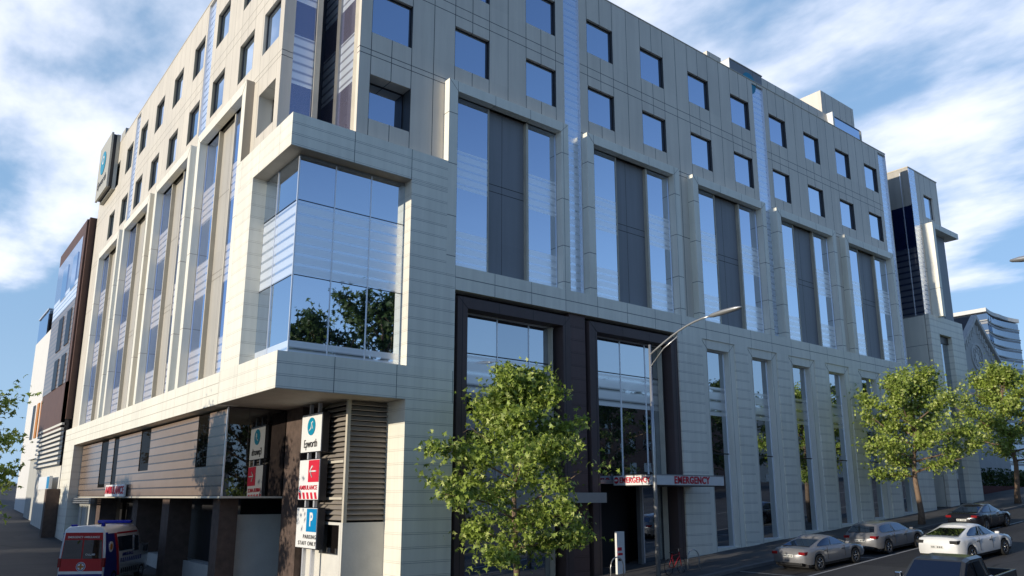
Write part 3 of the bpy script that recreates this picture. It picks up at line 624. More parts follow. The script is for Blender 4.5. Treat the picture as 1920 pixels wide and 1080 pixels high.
# ================================================================== neighbours on the left
def bldg(name, label, loc): return thing(name, label, 'building', loc)
b = bldg('brown_office_building', 'reddish brown building with striped glass bay at the far left end of the hospital', (12, 74, -3))
m = MB(); m.box(9.9, 18, 68.95, 82.5, 6.0, 22.7, MT['rust']); m.build('wall', b)
m = MB(); m.box(9.75, 9.9, 69.3, 70.2, 5.2, 22.6, MT['rust']); m.box(9.75, 9.9, 70.2, 82.4, 21.4, 22.6, MT['rust']); m.box(9.75, 9.9, 69.3, 82.4, 5.2, 9., MT['rust']); m.build('surround', b)
m = MB(); m.box(9.72, 9.86, 70.2, 82.4, 9.0, 16.1, MT['blind']); bb = m.build('striped_panel', b)
m = MB(); m.box(9.72, 9.86, 70.2, 82.4, 16.1, 21.4, glass_mat('pale_striped_glass', (.8, .85, .95), (.2, .22, .3), rf=.55, stripes=(.42, 16.1, [(16.0, 17.8)]))); m.build('pale_glass', b)
for (y0, y1, z0, z1) in ((71.4, 73.6, 17.3, 20.3), (76., 78.6, 17.3, 20.3), (71.2, 73.2, 12.4, 15.4), (75.2, 77.4, 12.4, 15.4), (71.4, 73.4, 9.0, 11.6), (75.0, 77.0, 9.0, 11.6)):
    m = MB(); m.box(9.66, 9.73, y0, y1, z0, z1, MT['gl'] if z0 > 16 else MT['gld']); m.build('window', b)
m = MB(); m.box(10.0, 17, 69.0, 82, -6, 2.4, MT['conc']); m.build('base', b)
g = MB()
for k in range(9): g.box(9.7, 10., 69.2, 82, 2.5 + .38 * k, 2.68 + .38 * k, MT['conc'])
g.box(9.9, 10.2, 69.2, 82, 2.4, 6.0, MT['wframe']); g.build('louvres', b)
g = MB(); g.box(9.4, 9.6, 69.6, 75.2, .6, 1.6, MT['signwhite']); g.box(9.38, 9.4, 69.65, 70.8, .65, 1.55, MT['blue']); g.build('sign_panel', b)
g = MB(); g.box(9.85, 9.99, 69.4, 73.6, -4, -.1, MT['white']); g.build('door', b)
g = MB(); g.box(9.1, 9.97, 68.0, 68.9, -6, .6, MT['texbrown']); g.build('brown_post', b)
b = bldg('white_rendered_building', 'white rendered building with a glass cube on its roof, at the far left', (12, 100, -2))
m = MB(); m.box(11.25, 20, 93.0, 104.9, -4, 17.5, MT['grey_render']); m.box(11.05, 11.25, 92.9, 105., -4, 17.6, MT['white_render']); m.build('wall', b)
m = MB(); m.box(11.1, 14.5, 97.6, 104.8, 17.6, 20.5, MT['gl']); m.box(11.2, 14.5, 97.5, 97.59, 17.7, 20.4, MT['gld']); m.box(11.0, 14.6, 97.4, 104.95, 20.5, 20.65, MT['mull']); m.build('roof_cube', b)
m = MB(); m.box(10.2, 16, 83.5, 91.6, 3.6, 10.9, MT['white_render']); m.box(10.5, 16, 83.5, 91.6, -4, 3.6, MT['grey_render']); m.build('lower_wing', b)
for y in (84.6, 87.2, 90.): g = MB(); g.box(10.1, 10.21, y, y + 1.3, 5.6, 9.0, MT['orange'] if y > 84 and y < 88 else MT['gld']); g.build('window', b)

# ================================================================== church, garden and tower on the right
ch = thing('church', 'grey gabled church with a round window over slim lancets, past the hospital wing', 'church', (82.4, 34, .5))
cx, cy = 82.3, 30.
def prism(mb, pts, y0, y1, mat):
    n = len(pts); vs = [(p[0], y0, p[1]) for p in pts] + [(p[0], y1, p[1]) for p in pts]
    mb.add(vs, [tuple(range(n)), tuple(range(n, 2 * n))[::-1]] + [(i, (i + 1) % n, n + (i + 1) % n, n + i) for i in range(n)], mat)
m = MB(); prism(m, [(cx - 4.4, -4), (cx + 4.4, -4), (cx + 4.4, 13.6), (cx, 17.2), (cx - 4.4, 13.6)], cy, cy + 16, MT['stone']); m.build('wall', ch)
m = MB()
for s in (-1, 1):
    prism(m, [(cx, 17.75), (cx + s * 4.9, 13.7), (cx + s * 4.9, 13.35), (cx, 17.3)], cy - .35, cy + .15, MT['stonel'])
m.build('gable_coping', ch)
m = MB()
for s in (-1, 1): prism(m, [(cx, 17.7), (cx + s * 5.0, 13.6), (cx + s * 5.0, 13.4), (cx, 17.4)], cy + .16, cy + 16, MT['slate'])
m.build('roof', ch)
for s in (-1, 1):
    m = MB()
    for k in range(9):
        x = cx + s * (.5 + .46 * k); z = 17.0 - .83 * (.5 + .46 * k)
        m.box(x - .11, x + .11, cy - .14, cy, z - .75, z + .05, MT['stonel'])
    m.build('gable_frieze', ch)
m = MB(); m.disc((cx - .2, cy - .03, 13.5), 'y', 1.15, 1.4, .16, MT['stonel'], 32); m.disc((cx - .2, cy - .02, 13.5), 'y', 0, 1.15, .06, MT['grey'], 32)
for k in range(8):
    t = k * math.pi / 4; m.disc((cx - .2 + .72 * math.cos(t), cy - .06, 13.5 + .72 * math.sin(t)), 'y', .2, .3, .05, MT['stonel'], 14)
m.build('round_window', ch)
m = MB()
for k in range(5):
    x = cx - 1.3 + .55 * k; m.box(x - .15, x + .15, cy - .04, cy, 7.6, 11.6, MT['gld']); m.disc((x, cy - .03, 11.6), 'y', 0, .15, .04, MT['gld'], 12); m.box(x + .2, x + .32, cy - .08, cy, 7.4, 11.9, MT['stonel'])
m.build('lancet_window', ch)
m = MB(); m.box(cx - 9, cx - 4.4, 36, 50, 2, 16.8, MT['slate']); m.build('side_roof', ch)
gw = MB(); gw.box(69.2, 110, 29.0, 29.4, -3, 1.0, MT['redwall']); tag(gw.build('garden_wall'), 'dark red retaining wall under the hedge, right of the hospital wing', 'wall')
def leafy_box(name, label, x0, x1, y0, y1, z0, z1, n, sz, mat, cat='hedge'):
    m = MB(); r = random.Random(3)
    for i in range(n):
        p = Vector((r.uniform(x0, x1), r.uniform(y0, y1), r.uniform(z0, z1) + .3 * math.sin(i * .7)))
        a = Vector((r.gauss(0, 1), r.gauss(0, 1), r.gauss(0, 1))).normalized(); b = a.orthogonal().normalized(); c = a.cross(b)
        m.add([p + b * sz, p + c * sz * .6, p - b * sz, p - c * sz * .6], [(0, 1, 2, 3)], mat)
    return tag(m.build(name), label, cat)
leafy_box('hedge', 'low green hedge on top of the dark red wall', 70, 108, 29.2, 31.5, .9, 2.4, 9000, .16, MT['leafd'])
m = MB(); m.box(74, 78.2, 33.5, 36, .5, 6.2, MT['redwall']); m.box(75, 75.2, 33.4, 33.5, 1.5, 5, MT['stonel']); m.box(76.6, 76.8, 33.4, 33.5, 1.5, 5, MT['stonel']); tag(m.build('brick_porch'), 'dark red brick porch with white posts in front of the church', 'porch')

tw = thing('curved_office_tower', 'distant curved office tower with pale floor bands behind the church', 'building', (265, 100, 0))
m = MB(); ring = []
cxt = 262
pts = [(258, 108), (258, 90)] + [(258 + 25 * t / 8, 90 + 1.6 * math.sin(math.pi * t / 8)) for t in range(1, 9)] + [(288, 108)]
def extr(mb, pts, z0, z1, mat):
    n = len(pts); vs = [(p[0], p[1], z0) for p in pts] + [(p[0], p[1], z1) for p in pts]
    mb.add(vs, [tuple(range(n))[::-1], tuple(range(n, 2 * n))] + [(i, (i + 1) % n, n + (i + 1) % n, n + i) for i in range(n)], mat)
extr(m, pts, -5, 55.5, glass_mat('tower_glass', (.5, .58, .7), (.02, .03, .05), rf=.55)); m.build('tower_glass', tw)
def grow(pts, d):
    c = Vector((sum(p[0] for p in pts) / len(pts), sum(p[1] for p in pts) / len(pts)))
    return [tuple(Vector(p) + (Vector(p) - c).normalized() * d) for p in pts]
m = MB()
for k in range(17): extr(m, grow(pts, .5), 3.3 * k + .4, 3.3 * k + .75, MT['grey_render'])
for k in range(17): extr(m, grow(pts, .2), 3.3 * k - .5, 3.3 * k + .2, MT['infill'])
m.build('floor_band', tw)
m = MB(); extr(m, grow(pts, .8), 56.0, 57.2, MT['white_render']); m.build('roof', tw)

# ================================================================== ground
def ground():
    m = MB(); xs = [-400, -120, -60, -30, -10, 0, 5, 10, 15, 25, 40, 60, 80, 120, 200, 400]; ys = [-400, -150, -60, -20, 0, 10, 18, 26, 30, 34, 45, 60, 80, 120, 200, 420]
    vs = []
    for y in ys:
        for x in xs: vs.append((x, y, hgt(x, y)))
    n = len(xs); fs = [(j * n + i, j * n + i + 1, (j + 1) * n + i + 1, (j + 1) * n + i) for j in range(len(ys) - 1) for i in range(n - 1)]
    m.add(vs, fs, MT['asph']); return m.build('ground')
def hgt(x, y):
    xc = max(-40, min(110, x))
    z = gz(xc)
    if y > 26 and x < 26:
        w = min(1, (y - 26) / 8); z2 = gz(10 + (xc - 10) * .2) + .043 * (min(y, 200) - 26); z = z * (1 - w) + z2 * w
    return z
tag(ground(), kind='structure')
def strip(name, x0, x1, y0, y1, dz, mat, n=30, side=0, kind='structure', label=None, cat=None):
    m = MB(); vs = []; fs = []
    for i in range(n + 1):
        x = x0 + (x1 - x0) * i / n
        for y in (y0, y1): vs += [(x, y, gz(x) - .3), (x, y, gz(x) + dz)]
    for i in range(n):
        a = 4 * i; fs += [(a + 1, a + 3, a + 7, a + 5), (a, a + 1, a + 5, a + 4), (a + 2, a + 6, a + 7, a + 3)]
    m.add(vs, fs, mat); o = m.build(name)
    if kind: o['kind'] = kind
    return o
strip('footpath', 9.5, 110, 22.1, 28.5, .13, MT['pave'])
strip('kerb', 9.5, 110, 21.85, 22.1, .135, MT['kerb'])
def sheet(name, x0, x1, y0, y1, dz, mat, n=30):
    m = MB(); vs = []; fs = []
    for i in range(n + 1):
        x = x0 + (x1 - x0) * i / n
        vs += [(x, y0, gz(x) + dz), (x, y1, gz(x) + dz)]
    fs = [(2 * i, 2 * i + 2, 2 * i + 3, 2 * i + 1) for i in range(n)]
    m.add(vs, fs, mat); o = m.build(name); o['kind'] = 'structure'; return o
sheet('lane_marking', 16, 100, 18.55, 18.68, .006, MT['paintline'])
for x in (30.2, 36.4, 42.6, 48.8): sheet('bay_marking', x, x + .1, 18.68, 21.8, .007, MT['paintline'], 1)
sheet('centre_marking', 16, 100, 9.6, 9.72, .006, MT['paintline'])

# ================================================================== trees
def make_tree(name, seed, h, hb, rad, nleaf, lsz, mat, trunk_r=.16, lean=(0, 0), star=True, prof=None):
    """trunk from 0 to h with branches from hb, crown of radius rad; built round the local origin"""
    r = random.Random(seed); tr = MB(); lf = MB(); tips = []
    prof = prof or (lambda t: (math.sin(math.pi * min(1, .12 + .88 * t) ** .8) ** .7))
    ax = lambda z: Vector((lean[0] * (z / h) ** 1.5 + .12 * math.sin(z * 1.1 + seed), lean[1] * (z / h) + .1 * math.cos(z * .9 + seed), z))
    zs = [h * i / 10 * .97 for i in range(11)]
    tr.tube([ax(z) for z in zs], [trunk_r * (1 - .88 * (z / h)) * (1.25 if i == 0 else 1) for i, z in enumerate(zs)], MT['bark'], 9)
    nb = 24
    for i in range(nb):
        t = (i + r.random() * .6) / nb; z = hb + (h * .95 - hb) * t; a = i * 2.4 + r.uniform(-.4, .4)
        L = rad * prof(t) * r.uniform(.72, 1.12); up = r.uniform(.05, .35) + .85 * t
        d = Vector((math.cos(a), math.sin(a), up)).normalized(); p0 = ax(z); pts = [p0]; p = p0.copy()
        n = 6
        for k in range(n):
            p = p + d * (L / n); d = (d + Vector((r.uniform(-.22, .22), r.uniform(-.22, .22), r.uniform(-.12, .1)))).normalized(); pts.append(p.copy())
        br = trunk_r * .42 * (1 - .6 * t)
        tr.tube(pts, [br * (1 - .8 * k / n) for k in range(n + 1)], MT['bark'], 5)
        for k in range(2, n + 1):
            for q in range(3):
                e = Vector((r.uniform(-1, 1), r.uniform(-1, 1), r.uniform(-.5, .8))).normalized(); ln = r.uniform(.25, .95) * (.35 + .17 * L)
                tip = pts[k] + e * ln; tips.append((tip, r.uniform(.16, .42)))
                if q == 0: tr.tube([pts[k], tip], [br * .25, br * .1], MT['bark'], 3)
                tips.append((pts[k] + e * ln * .5, .2))
    tips.append((ax(h), .35)); tips.append((ax(h * .97), .4))
    per = max(1, nleaf // len(tips))
    for tip, sp in tips:
        if r.random() < .1 or math.sin(tip.x * 2.1 + seed) * math.sin(tip.y * 1.9 + seed * 2) * math.sin(tip.z * 2.3 + seed) > .2: continue
        for k in range(per):
            p = tip + Vector((r.gauss(0, sp), r.gauss(0, sp), r.gauss(0, sp * .8)))
            nrm = Vector((r.gauss(0, .7), r.gauss(0, .7), r.uniform(.0, 1.))).normalized(); u = nrm.orthogonal().normalized(); ang = r.uniform(0, 6.28)
            u = Matrix.Rotation(ang, 3, nrm) @ u; w = nrm.cross(u); s = lsz * r.uniform(.6, 1.25)
            if star:
                pr = [(0, -.15), (.42, -.12), (.95, -.38), (.62, .12), (.78, .62), (.3, .42), (0, 1.05), (-.3, .42), (-.78, .62), (-.62, .12), (-.95, -.38), (-.42, -.12)]
                vs = [p + (u * a + w * b - nrm * (.25 * (abs(a) + max(0, b)) ** 2)) * s for a, b in pr]
                lf.add(vs, [(0, 1, 2, 3, 4, 5, 6), (0, 6, 7, 8, 9, 10, 11)], mat)
            else:
                lf.add([p + u * s, p + w * s * .6, p - u * s, p - w * s * .6], [(0, 1, 2, 3)], mat)
    return tr, lf
def place_tree(name, label, loc, built, rz=0, sc=1., group='street trees along the footpath', cat='tree'):
    o = thing(name, label, cat, loc, rz, group); o.scale = (sc, sc, sc)
    for nm, me in built:
        c = bpy.data.objects.new(nm, me); C.objects.link(c); c.parent = o
    return o
def bake(name, *a, **k):
    tr, lf = make_tree(name, *a, **k)
    out = []
    for nm, mb in (('trunk', tr), ('crown', lf)):
        me = bpy.data.meshes.new(name + '_' + nm); me.from_pydata(mb.v, [], mb.f)
        for mm in mb.mats: me.materials.append(mm)
        me.polygons.foreach_set('use_smooth', mb.smooth); me.update(); out.append((nm, me))
    return out
prof1 = lambda t: max(.22, (.55 + 2.2 * t if t < .2 else 1.02 - .18 * (t - .2)) - max(0, t - .5) * 1.25)
T1 = bake('street_tree', 11, 9.2, 2.0, 3.65, 21000, .13, MT['leaf'], .15, (-.3, 0), prof=prof1)
T2 = bake('street_tree_b', 23, 9.6, 3.0, 4.1, 20000, .125, MT['leaf'], .20, (-.4, 0), prof=prof1)
place_tree('street_tree', 'leafy street tree in front of the dark brown entrance portals, nearest of the street trees', (18.3, 23, gz(18.1)), T1, 3.6, .96)
place_tree('street_tree', 'leafy street tree standing behind the parked silver wagon', (50.2, 22.75, gz(50)), T2, 2.2, .97)
place_tree('street_tree', 'leafy street tree at the right edge, in front of the church', (66.3, 22.6, gz(66)), T2, 4.4, 1.05)
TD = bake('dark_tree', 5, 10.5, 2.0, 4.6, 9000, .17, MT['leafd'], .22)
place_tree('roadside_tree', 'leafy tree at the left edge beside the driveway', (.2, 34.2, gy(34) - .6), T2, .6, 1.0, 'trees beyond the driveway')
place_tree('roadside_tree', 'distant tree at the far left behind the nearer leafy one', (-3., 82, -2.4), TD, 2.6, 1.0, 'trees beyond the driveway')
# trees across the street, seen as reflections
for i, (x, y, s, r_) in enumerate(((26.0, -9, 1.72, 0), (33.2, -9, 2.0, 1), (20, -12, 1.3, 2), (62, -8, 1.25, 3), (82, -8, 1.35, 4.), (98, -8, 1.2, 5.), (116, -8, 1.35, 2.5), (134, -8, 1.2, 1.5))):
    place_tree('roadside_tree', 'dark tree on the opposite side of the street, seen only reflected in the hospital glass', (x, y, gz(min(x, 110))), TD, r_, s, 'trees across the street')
for i, (x0, x1, y0, y1, z1, mt) in enumerate(((40, 66, -34, -22, 12.2, 'stone'), (68, 100, -34, -22, 12.8, 'rust'), (103, 150, -34, -22, 13.6, 'grey_render'), (154, 220, -34, -22, 14.2, 'conc'), (-20, 36, -60, -46, 9., 'stone'))):
    bo = thing('terrace_house', ('stone', 'red-brown', 'grey', 'pale', 'distant stone')[i] + ' low building across the street, seen only reflected in the hospital glass', 'building', ((x0 + x1) / 2, (y0 + y1) / 2, gz(x0)))
    m = MB(); m.box(x0, x1, y0, y1, -8, z1, MT[mt]); m.build('wall', bo)
    for k in range(int((x1 - x0) / 3)):
        for z in (2.2, 5.6, 9.):
            g = MB(); g.box(x0 + .8 + 3 * k, x0 + 2.2 + 3 * k, y1, y1 + .03, z, z + 1.5, MT['gld']); g.build('window', bo)
    m = MB(); m.box(x0 - .3, x1 + .3, y0, y1 + .4, z1, z1 + .4, MT['slate']); m.build('roof', bo)
# unseen houses added and sized to shade the driveway, then the trees beside them
for i, (y0, y1, z1) in enumerate(((34.2, 58, 4.3), (61, 84, 3.9), (88, 130, 4.4))):
    bo = thing('driveway_shade_house', ('near', 'middle', 'far')[i] + ' unseen low house across the driveway, added to cast the shade on it', 'building', (-26, (y0 + y1) / 2, -4))
    m = MB(); m.box(-34, -18, y0, y1, -6, z1, MT['stone']); m.build('wall', bo)
    m = MB(); m.box(-34.3, -17.7, y0 - .3, y1 + .3, z1, z1 + .3, MT['slate']); m.build('roof', bo)
for i, (y, s) in enumerate(((50., .95), (56., .8), (66., .9))):
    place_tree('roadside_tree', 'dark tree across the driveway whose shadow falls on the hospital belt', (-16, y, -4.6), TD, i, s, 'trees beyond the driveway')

for i, (x, y, s) in enumerate(((-14, 19.5, .9), (-22, 14.5, 1.0), (-9, 23.2, .62))):  # unseen trees added towards the sun to dapple the road with shade
    place_tree('roadside_tree', 'unseen tree added down the street to throw dappled shade on the road', (x, y, -5.4), TD, i * 1.7, s, 'unseen trees added for street shade')
# ================================================================== street lamps
def lamp(label, x, y, arm=True, sc=1.):
    o = thing('street_lamp', label, 'street lamp', (x, y, gz(x)), 0, 'street lamps')
    h = 6.65 - gz(x)
    m = MB(); m.tube([(0, 0, 0), (0, 0, h * .45), (0, 0, h)], [.11, .085, .06], MT['steel'], 12); m.disc((0, 0, .02), 'y', 0, .01, .01, MT['steel'], 6); m.build('pole', o, local=True)
    m = MB(); pts = [(0, 0, h - .45)]
    for k in range(1, 9):
        t = k / 8; pts.append((0, -3.4 * t, h - .45 + 1.15 * math.sin(t * math.pi / 2)))
    m.tube(pts, .042, MT['steel'], 8); m.tube([(0, 0, h - 1.0), (0, -.8, h - .28), (0, -1.6, h + .12)], .028, MT['steel'], 6); m.build('arm', o, local=True)
    m = MB(); n = 10; vs = []; secs = [(-3.3, .05, .05), (-3.5, .13, .09), (-4.0, .17, .11), (-4.6, .16, .09), (-4.85, .09, .05), (-4.9, .03, .02)]
    for (yy, w, t) in secs:
        zc = h + .70 + (-yy - 3.4) * .06
        for k in range(n): a = 2 * math.pi * k / n; vs.append((w * math.cos(a), yy, zc + t * math.sin(a)))
    fs = [(i * n + k, i * n + (k + 1) % n, (i + 1) * n + (k + 1) % n, (i + 1) * n + k) for i in range(len(secs) - 1) for k in range(n)] + [tuple(range(n)), tuple(range((len(secs) - 1) * n, len(secs) * n))]
    m.add(vs, fs, MT['steel'], True); m.build('lamp_head', o, local=True)
    return o
lamp('tall galvanised street lamp arching over the road in front of the second entrance portal', 25.7, 22.6)
l2 = lamp('street lamp of which only the head reaches in at the right edge', 27.3, 3.75)
l2.rotation_euler = (0, 0, math.pi)

# ================================================================== vehicles (local: x forward, y left, z up from the ground)
def wheel(o, x, y, r, w, spokes=5, dark=False):
    t = MB(); t.disc((x, y, r), 'y', r * .66, r, w, MT['tyre'], 26); wh = t.build('wheel', o, local=True, bevel=.015)
    g = MB(); s = 1 if y > 0 else -1; yo = y + s * (w / 2 - .03)
    g.disc((x, yo, r), 'y', r * .58, r * .68, .05, MT['rim'], 26); g.disc((x, yo, r), 'y', 0, r * .14, .05, MT['rim'], 12); g.disc((x, y, r), 'y', 0, r * .6, w * .3, MT['plastic'], 20)
    for k in range(spokes):
        a = 2 * math.pi * k / spokes + .3
        for da in (-.10, .10):
            g.tube([(x, yo, r), (x + r * .6 * math.cos(a + da), yo, r + r * .6 * math.sin(a + da))], r * .055, MT['rim'] if not dark else MT['grey'], 4)
    g.build('rim', wh, local=True); return wh
def lerp(tab, x):
    for (a, b), (c, d) in zip(tab[:-1], tab[1:]):
        if a <= x <= c:
            t = (x - a) / (c - a); t = t * t * (3 - 2 * t) if False else t; return b + (d - b) * t
    return tab[0][1] if x < tab[0][0] else tab[-1][1]
def car(name, label, loc, rz, paint, L=4.65, W=1.84, top=None, deck=None, sill=.30, wb=(-1.35, 1.38), wr=.33, gh=None, plan=None, group='cars parked along the kerb', cat='car', seam=(.25, -.72), hood=None):
    """deck = height of the body line along x; gh = greenhouse table (x, roof z)"""
    o = thing(name, label, cat, loc, rz, group); hx = L / 2
    o.rotation_mode = 'XYZ'; o.rotation_euler = (0, -math.atan(.074) * math.cos(rz), rz)
    xs = sorted(set([-hx + L * i / 44 for i in range(45)] + [hx, *[c + s * wr * 1.16 for c in wb for s in (-1, 1)]]))
    shoulder = [(a, min(b, b)) for a, b in deck]
    rows = []
    for x in xs:
        e = min(1, (hx - abs(x)) / .55); ww = (W / 2) * (1 - .16 * (1 - e) ** 2 * (1 if plan is None else plan)) * (1 - .02 * abs(x) / hx)
        zt = lerp(deck, x); zb = sill + .10 * max(0, 1 - (hx - abs(x)) / .25)
        for c in wb:
            d = abs(x - c)
            if d < wr * 1.16: zb = max(zb, wr + math.sqrt((wr * 1.16) ** 2 - d * d))
        zb = min(zb, zt - .12)
        zm = zb + (zt - zb) * .45
        rows.append([(ww * .965, zb), (ww, zb + (zm - zb) * .5), (ww * 1.0, zm), (ww * .985, zb + (zt - zb) * .74), (ww * .93, zt - .035), (ww * .80, zt), (ww * .42, zt + .022), (0, zt + .03)])
    vs = []; n = len(rows[0])
    for s in (1, -1):
        for x, rw in zip(xs, rows): vs += [(x, s * y, z) for y, z in rw]
    fs = []; m = len(xs)
    for s in (0, 1):
        b = s * m * n
        for i in range(m - 1):
            for k in range(n - 1): fs.append((b + i * n + k, b + (i + 1) * n + k, b + (i + 1) * n + k + 1, b + i * n + k + 1))
    for i in (0, m - 1):
        for k in range(n - 1): fs.append((i * n + k, i * n + k + 1, m * n + i * n + k + 1, m * n + i * n + k))
    B = MB(); B.add(vs, fs, paint, True); B.box(-hx + .25, hx - .25, -W / 2 + .12, W / 2 - .12, .18, sill + .28, MT['plastic'])
    for c in wb: B.disc((c, 0, wr), 'y', 0, wr * 1.15, W - .30, MT['plastic'], 20)
    body = B.build('body', o, local=True)
    # greenhouse: base outline to roof outline
    (xr0, xr1, xf1, xf0, zr) = gh; wB = W / 2 * .90; wT = W / 2 * .70
    def zbase(x): return lerp(deck, x) - .02
    n2 = 14
    base = []; roof = []
    for i in range(n2 + 1):
        t = i / n2; xb = xr0 + (xf0 - xr0) * t; xt = xr1 + (xf1 - xr1) * t
        taper = 1 - .10 * (abs(t - .45) / .55) ** 2
        base.append((xb, wB * taper, zbase(xb))); roof.append((xt, wT * taper, zr - .10 * (2 * t - .95) ** 2 - .02))
    G = MB(); vs = []
    for s in (1, -1):
        for (a, b_) in zip(base, roof):
            mid = tuple((a[j] * .12 + b_[j] * .88) for j in range(3)); vs += [(a[0], s * a[1], a[2]), (mid[0], s * (mid[1] * 1.03), mid[2]), (b_[0], s * b_[1], b_[2]), (b_[0], s * b_[1] * .5, b_[2] + .035), (b_[0], 0, b_[2] + .045)]
    q = 5; fs = []; mm = n2 + 1
    for s in (0, 1):
        b = s * mm * q
        for i in range(n2):
            for k in range(q - 1): fs.append((b + i * q + k, b + (i + 1) * q + k, b + (i + 1) * q + k + 1, b + i * q + k + 1))
    for i in (0, n2):
        for k in range(q - 1): fs.append((i * q + k, i * q + k + 1, mm * q + i * q + k + 1, mm * q + i * q + k))
    G.add(vs, fs, paint, True); G.build('roof', o, local=True)
    def quadpatch(name, corners, off, mat):        # glass sitting just proud of the shell
        c = [Vector(v) for v in corners]; nrm = (c[1] - c[0]).cross(c[3] - c[0]).normalized(); ctr = sum(c, Vector()) / 4
        if nrm.dot(ctr - Vector((0, 0, ctr.z * .3))) < 0: nrm = -nrm
        g = MB(); vs = [v + nrm * off for v in c] + [v - nrm * .02 for v in c]
        g.add(vs, [(0, 1, 2, 3), (4, 7, 6, 5), (0, 4, 5, 1), (1, 5, 6, 2), (2, 6, 7, 3), (3, 7, 4, 0)], mat); return g.build(name, o, local=True)
    def bl(t, s, v):                                # point on the side of the greenhouse
        i = t * n2; k = min(int(i), n2 - 1); f = i - k
        a = [base[k][j] * (1 - f) + base[k + 1][j] * f for j in range(3)]; b_ = [roof[k][j] * (1 - f) + roof[k + 1][j] * f for j in range(3)]
        p = [a[j] * (1 - v) + b_[j] * v for j in range(3)]; return (p[0], s * p[1], p[2])
    cuts = ((.10, .47), (.51, .90))
    for s in (1, -1):
        for (a, b_) in cuts:
            g = MB(); vs = []; nn_ = 8
            for k in range(nn_ + 1):
                t = a + (b_ - a) * k / nn_
                for v in (.10, .46, .82):
                    if a < .2 and k == 0: v = .34 + (v - .1) * .55
                    if b_ > .8 and k == nn_: v = .14 + (v - .1) * .6
                    q_ = bl(t, s, v); vs.append((q_[0], q_[1] + s * .022, q_[2] + .006))
            g.add(vs, [(k * 3 + m_, k * 3 + 3 + m_, k * 3 + 4 + m_, k * 3 + 1 + m_) for k in range(nn_) for m_ in (0, 1)], MT['glcar'], True); g.build('side_window', o, local=True)
    e = .06
    quadpatch('rear_window', [(xr0 + .02 + (xr1 - xr0) * .10, wB * .82, zbase(xr0) + (zr - zbase(xr0)) * .12), (xr0 + .02 + (xr1 - xr0) * .10, -wB * .82, zbase(xr0) + (zr - zbase(xr0)) * .12), (xr1 - (xr1 - xr0) * .10, -wT * .84, zr - .17), (xr1 - (xr1 - xr0) * .10, wT * .84, zr - .17)], .03, MT['glcar'])
    quadpatch('windscreen', [(xf0 - .02 - (xf0 - xf1) * .08, wB * .84, zbase(xf0) + .06), (xf0 - .02 - (xf0 - xf1) * .08, -wB * .84, zbase(xf0) + .06), (xf1 + (xf0 - xf1) * .10, -wT * .84, zr - .16), (xf1 + (xf0 - xf1) * .10, wT * .84, zr - .16)], .03, MT['glcar'])
    for x in wb:
        for s in (1, -1): wheel(o, x, s * (W / 2 - .11), wr, .21)
    for s in (1, -1):
        g = MB(); g.box(xf0 - .40, xf0 - .29, s * (W / 2 - .04), s * (W / 2 + .13), lerp(deck, xf0) + .03, lerp(deck, xf0) + .13, paint); g.build('mirror', o, local=True, bevel=.03)
        g = MB(); zt = lerp(deck, -hx + .1)
        g.box(-hx - .008, -hx + .30, s * W * .29, s * (W * .455), zt - .22, zt - .09, MT['tail']); g.build('tail_light', o, local=True, bevel=.02)
        g = MB(); zt = lerp(deck, hx - .1)
        g.box(hx - .25, hx + .01, s * W * .25, s * W * .43, zt - .2, zt - .05, MT['glcar']); g.build('headlight', o, local=True, bevel=.02)
        g = MB()
        for xx in seam:
            g = MB(); g.box(xx - .006, xx + .006, s * (W / 2 * .985), s * (W / 2 + .003), sill + .12, lerp(deck, xx) - .05, MT['plastic']); g.build('door_gap', o, local=True)
            g = MB(); g.box(xx - .28, xx - .10, s * (W / 2 * .99), s * (W / 2 + .02), lerp(deck, xx) - .19, lerp(deck, xx) - .155, MT['chrome']); g.build('door_handle', o, local=True)
    g = MB(); g.box(-hx - .02, -hx + .05, -.26, .26, .62, .74, MT['plate']); 
    for k in range(6):
        if k != 3: g.box(-hx - .026, -hx - .02, -.21 + .075 * k, -.17 + .075 * k, .65, .71, MT['ink'])
    g.build('number_plate', o, local=True)
    g = MB(); g.box(-hx - .03, -hx + .3, -W / 2 * .72, W / 2 * .72, .28, .40, MT['plastic']); g.build('rear_bumper_trim', o, local=True, bevel=.02); g = MB(); g.box(hx - .3, hx + .03, -W / 2 * .7, W / 2 * .7, .25, .42, MT['plastic']); g.build('front_bumper_trim', o, local=True, bevel=.02)
    return o
coupe = dict(L=4.62, deck=[(-2.31, .80), (-2.2, .96), (-1.7, 1.0), (-.9, .98), (.6, .93), (1.2, .90), (1.9, .80), (2.2, .70), (2.31, .58)], gh=(-1.85, -.62, .22, 1.08, 1.37), seam=(.55, -.75))
wagon = dict(L=4.58, deck=[(-2.29, .82), (-2.2, 1.0), (-1.2, 1.0), (.6, .95), (1.15, .93), (1.9, .84), (2.2, .72), (2.29, .6)], gh=(-2.18, -1.75, .25, 1.12, 1.46), seam=(.3, -.75))
sedan = dict(L=4.66, deck=[(-2.33, .84), (-2.25, 1.03), (-1.75, 1.05), (-1.0, 1.0), (.6, .94), (1.2, .92), (1.9, .82), (2.22, .7), (2.33, .58)], gh=(-1.98, -.75, .25, 1.1, 1.44), seam=(.35, -.7))
car('parked_car', 'silver coupe parked at the kerb, nearest to the entrance and leftmost of the cars', (33.5, 19.75, gz(33.5)), -.07, MT['silver'], **coupe)
car('parked_car', 'grey-silver estate car parked between the silver coupe and the street tree', (39.5, 19.65, gz(39.5)), -.06, MT['silver2'], **wagon)
car('parked_car', 'black sedan with red tail lights parked beyond the white sedan', (50.2, 19.3, gz(50.2)), -.03, MT['cblack'], **sedan)
wc = car('moving_car', 'white sedan with dark tail lights driving up the street', (38.4, 15.45, gz(38.4)), -.088, MT['cwhite'], group='cars on the road', **sedan)
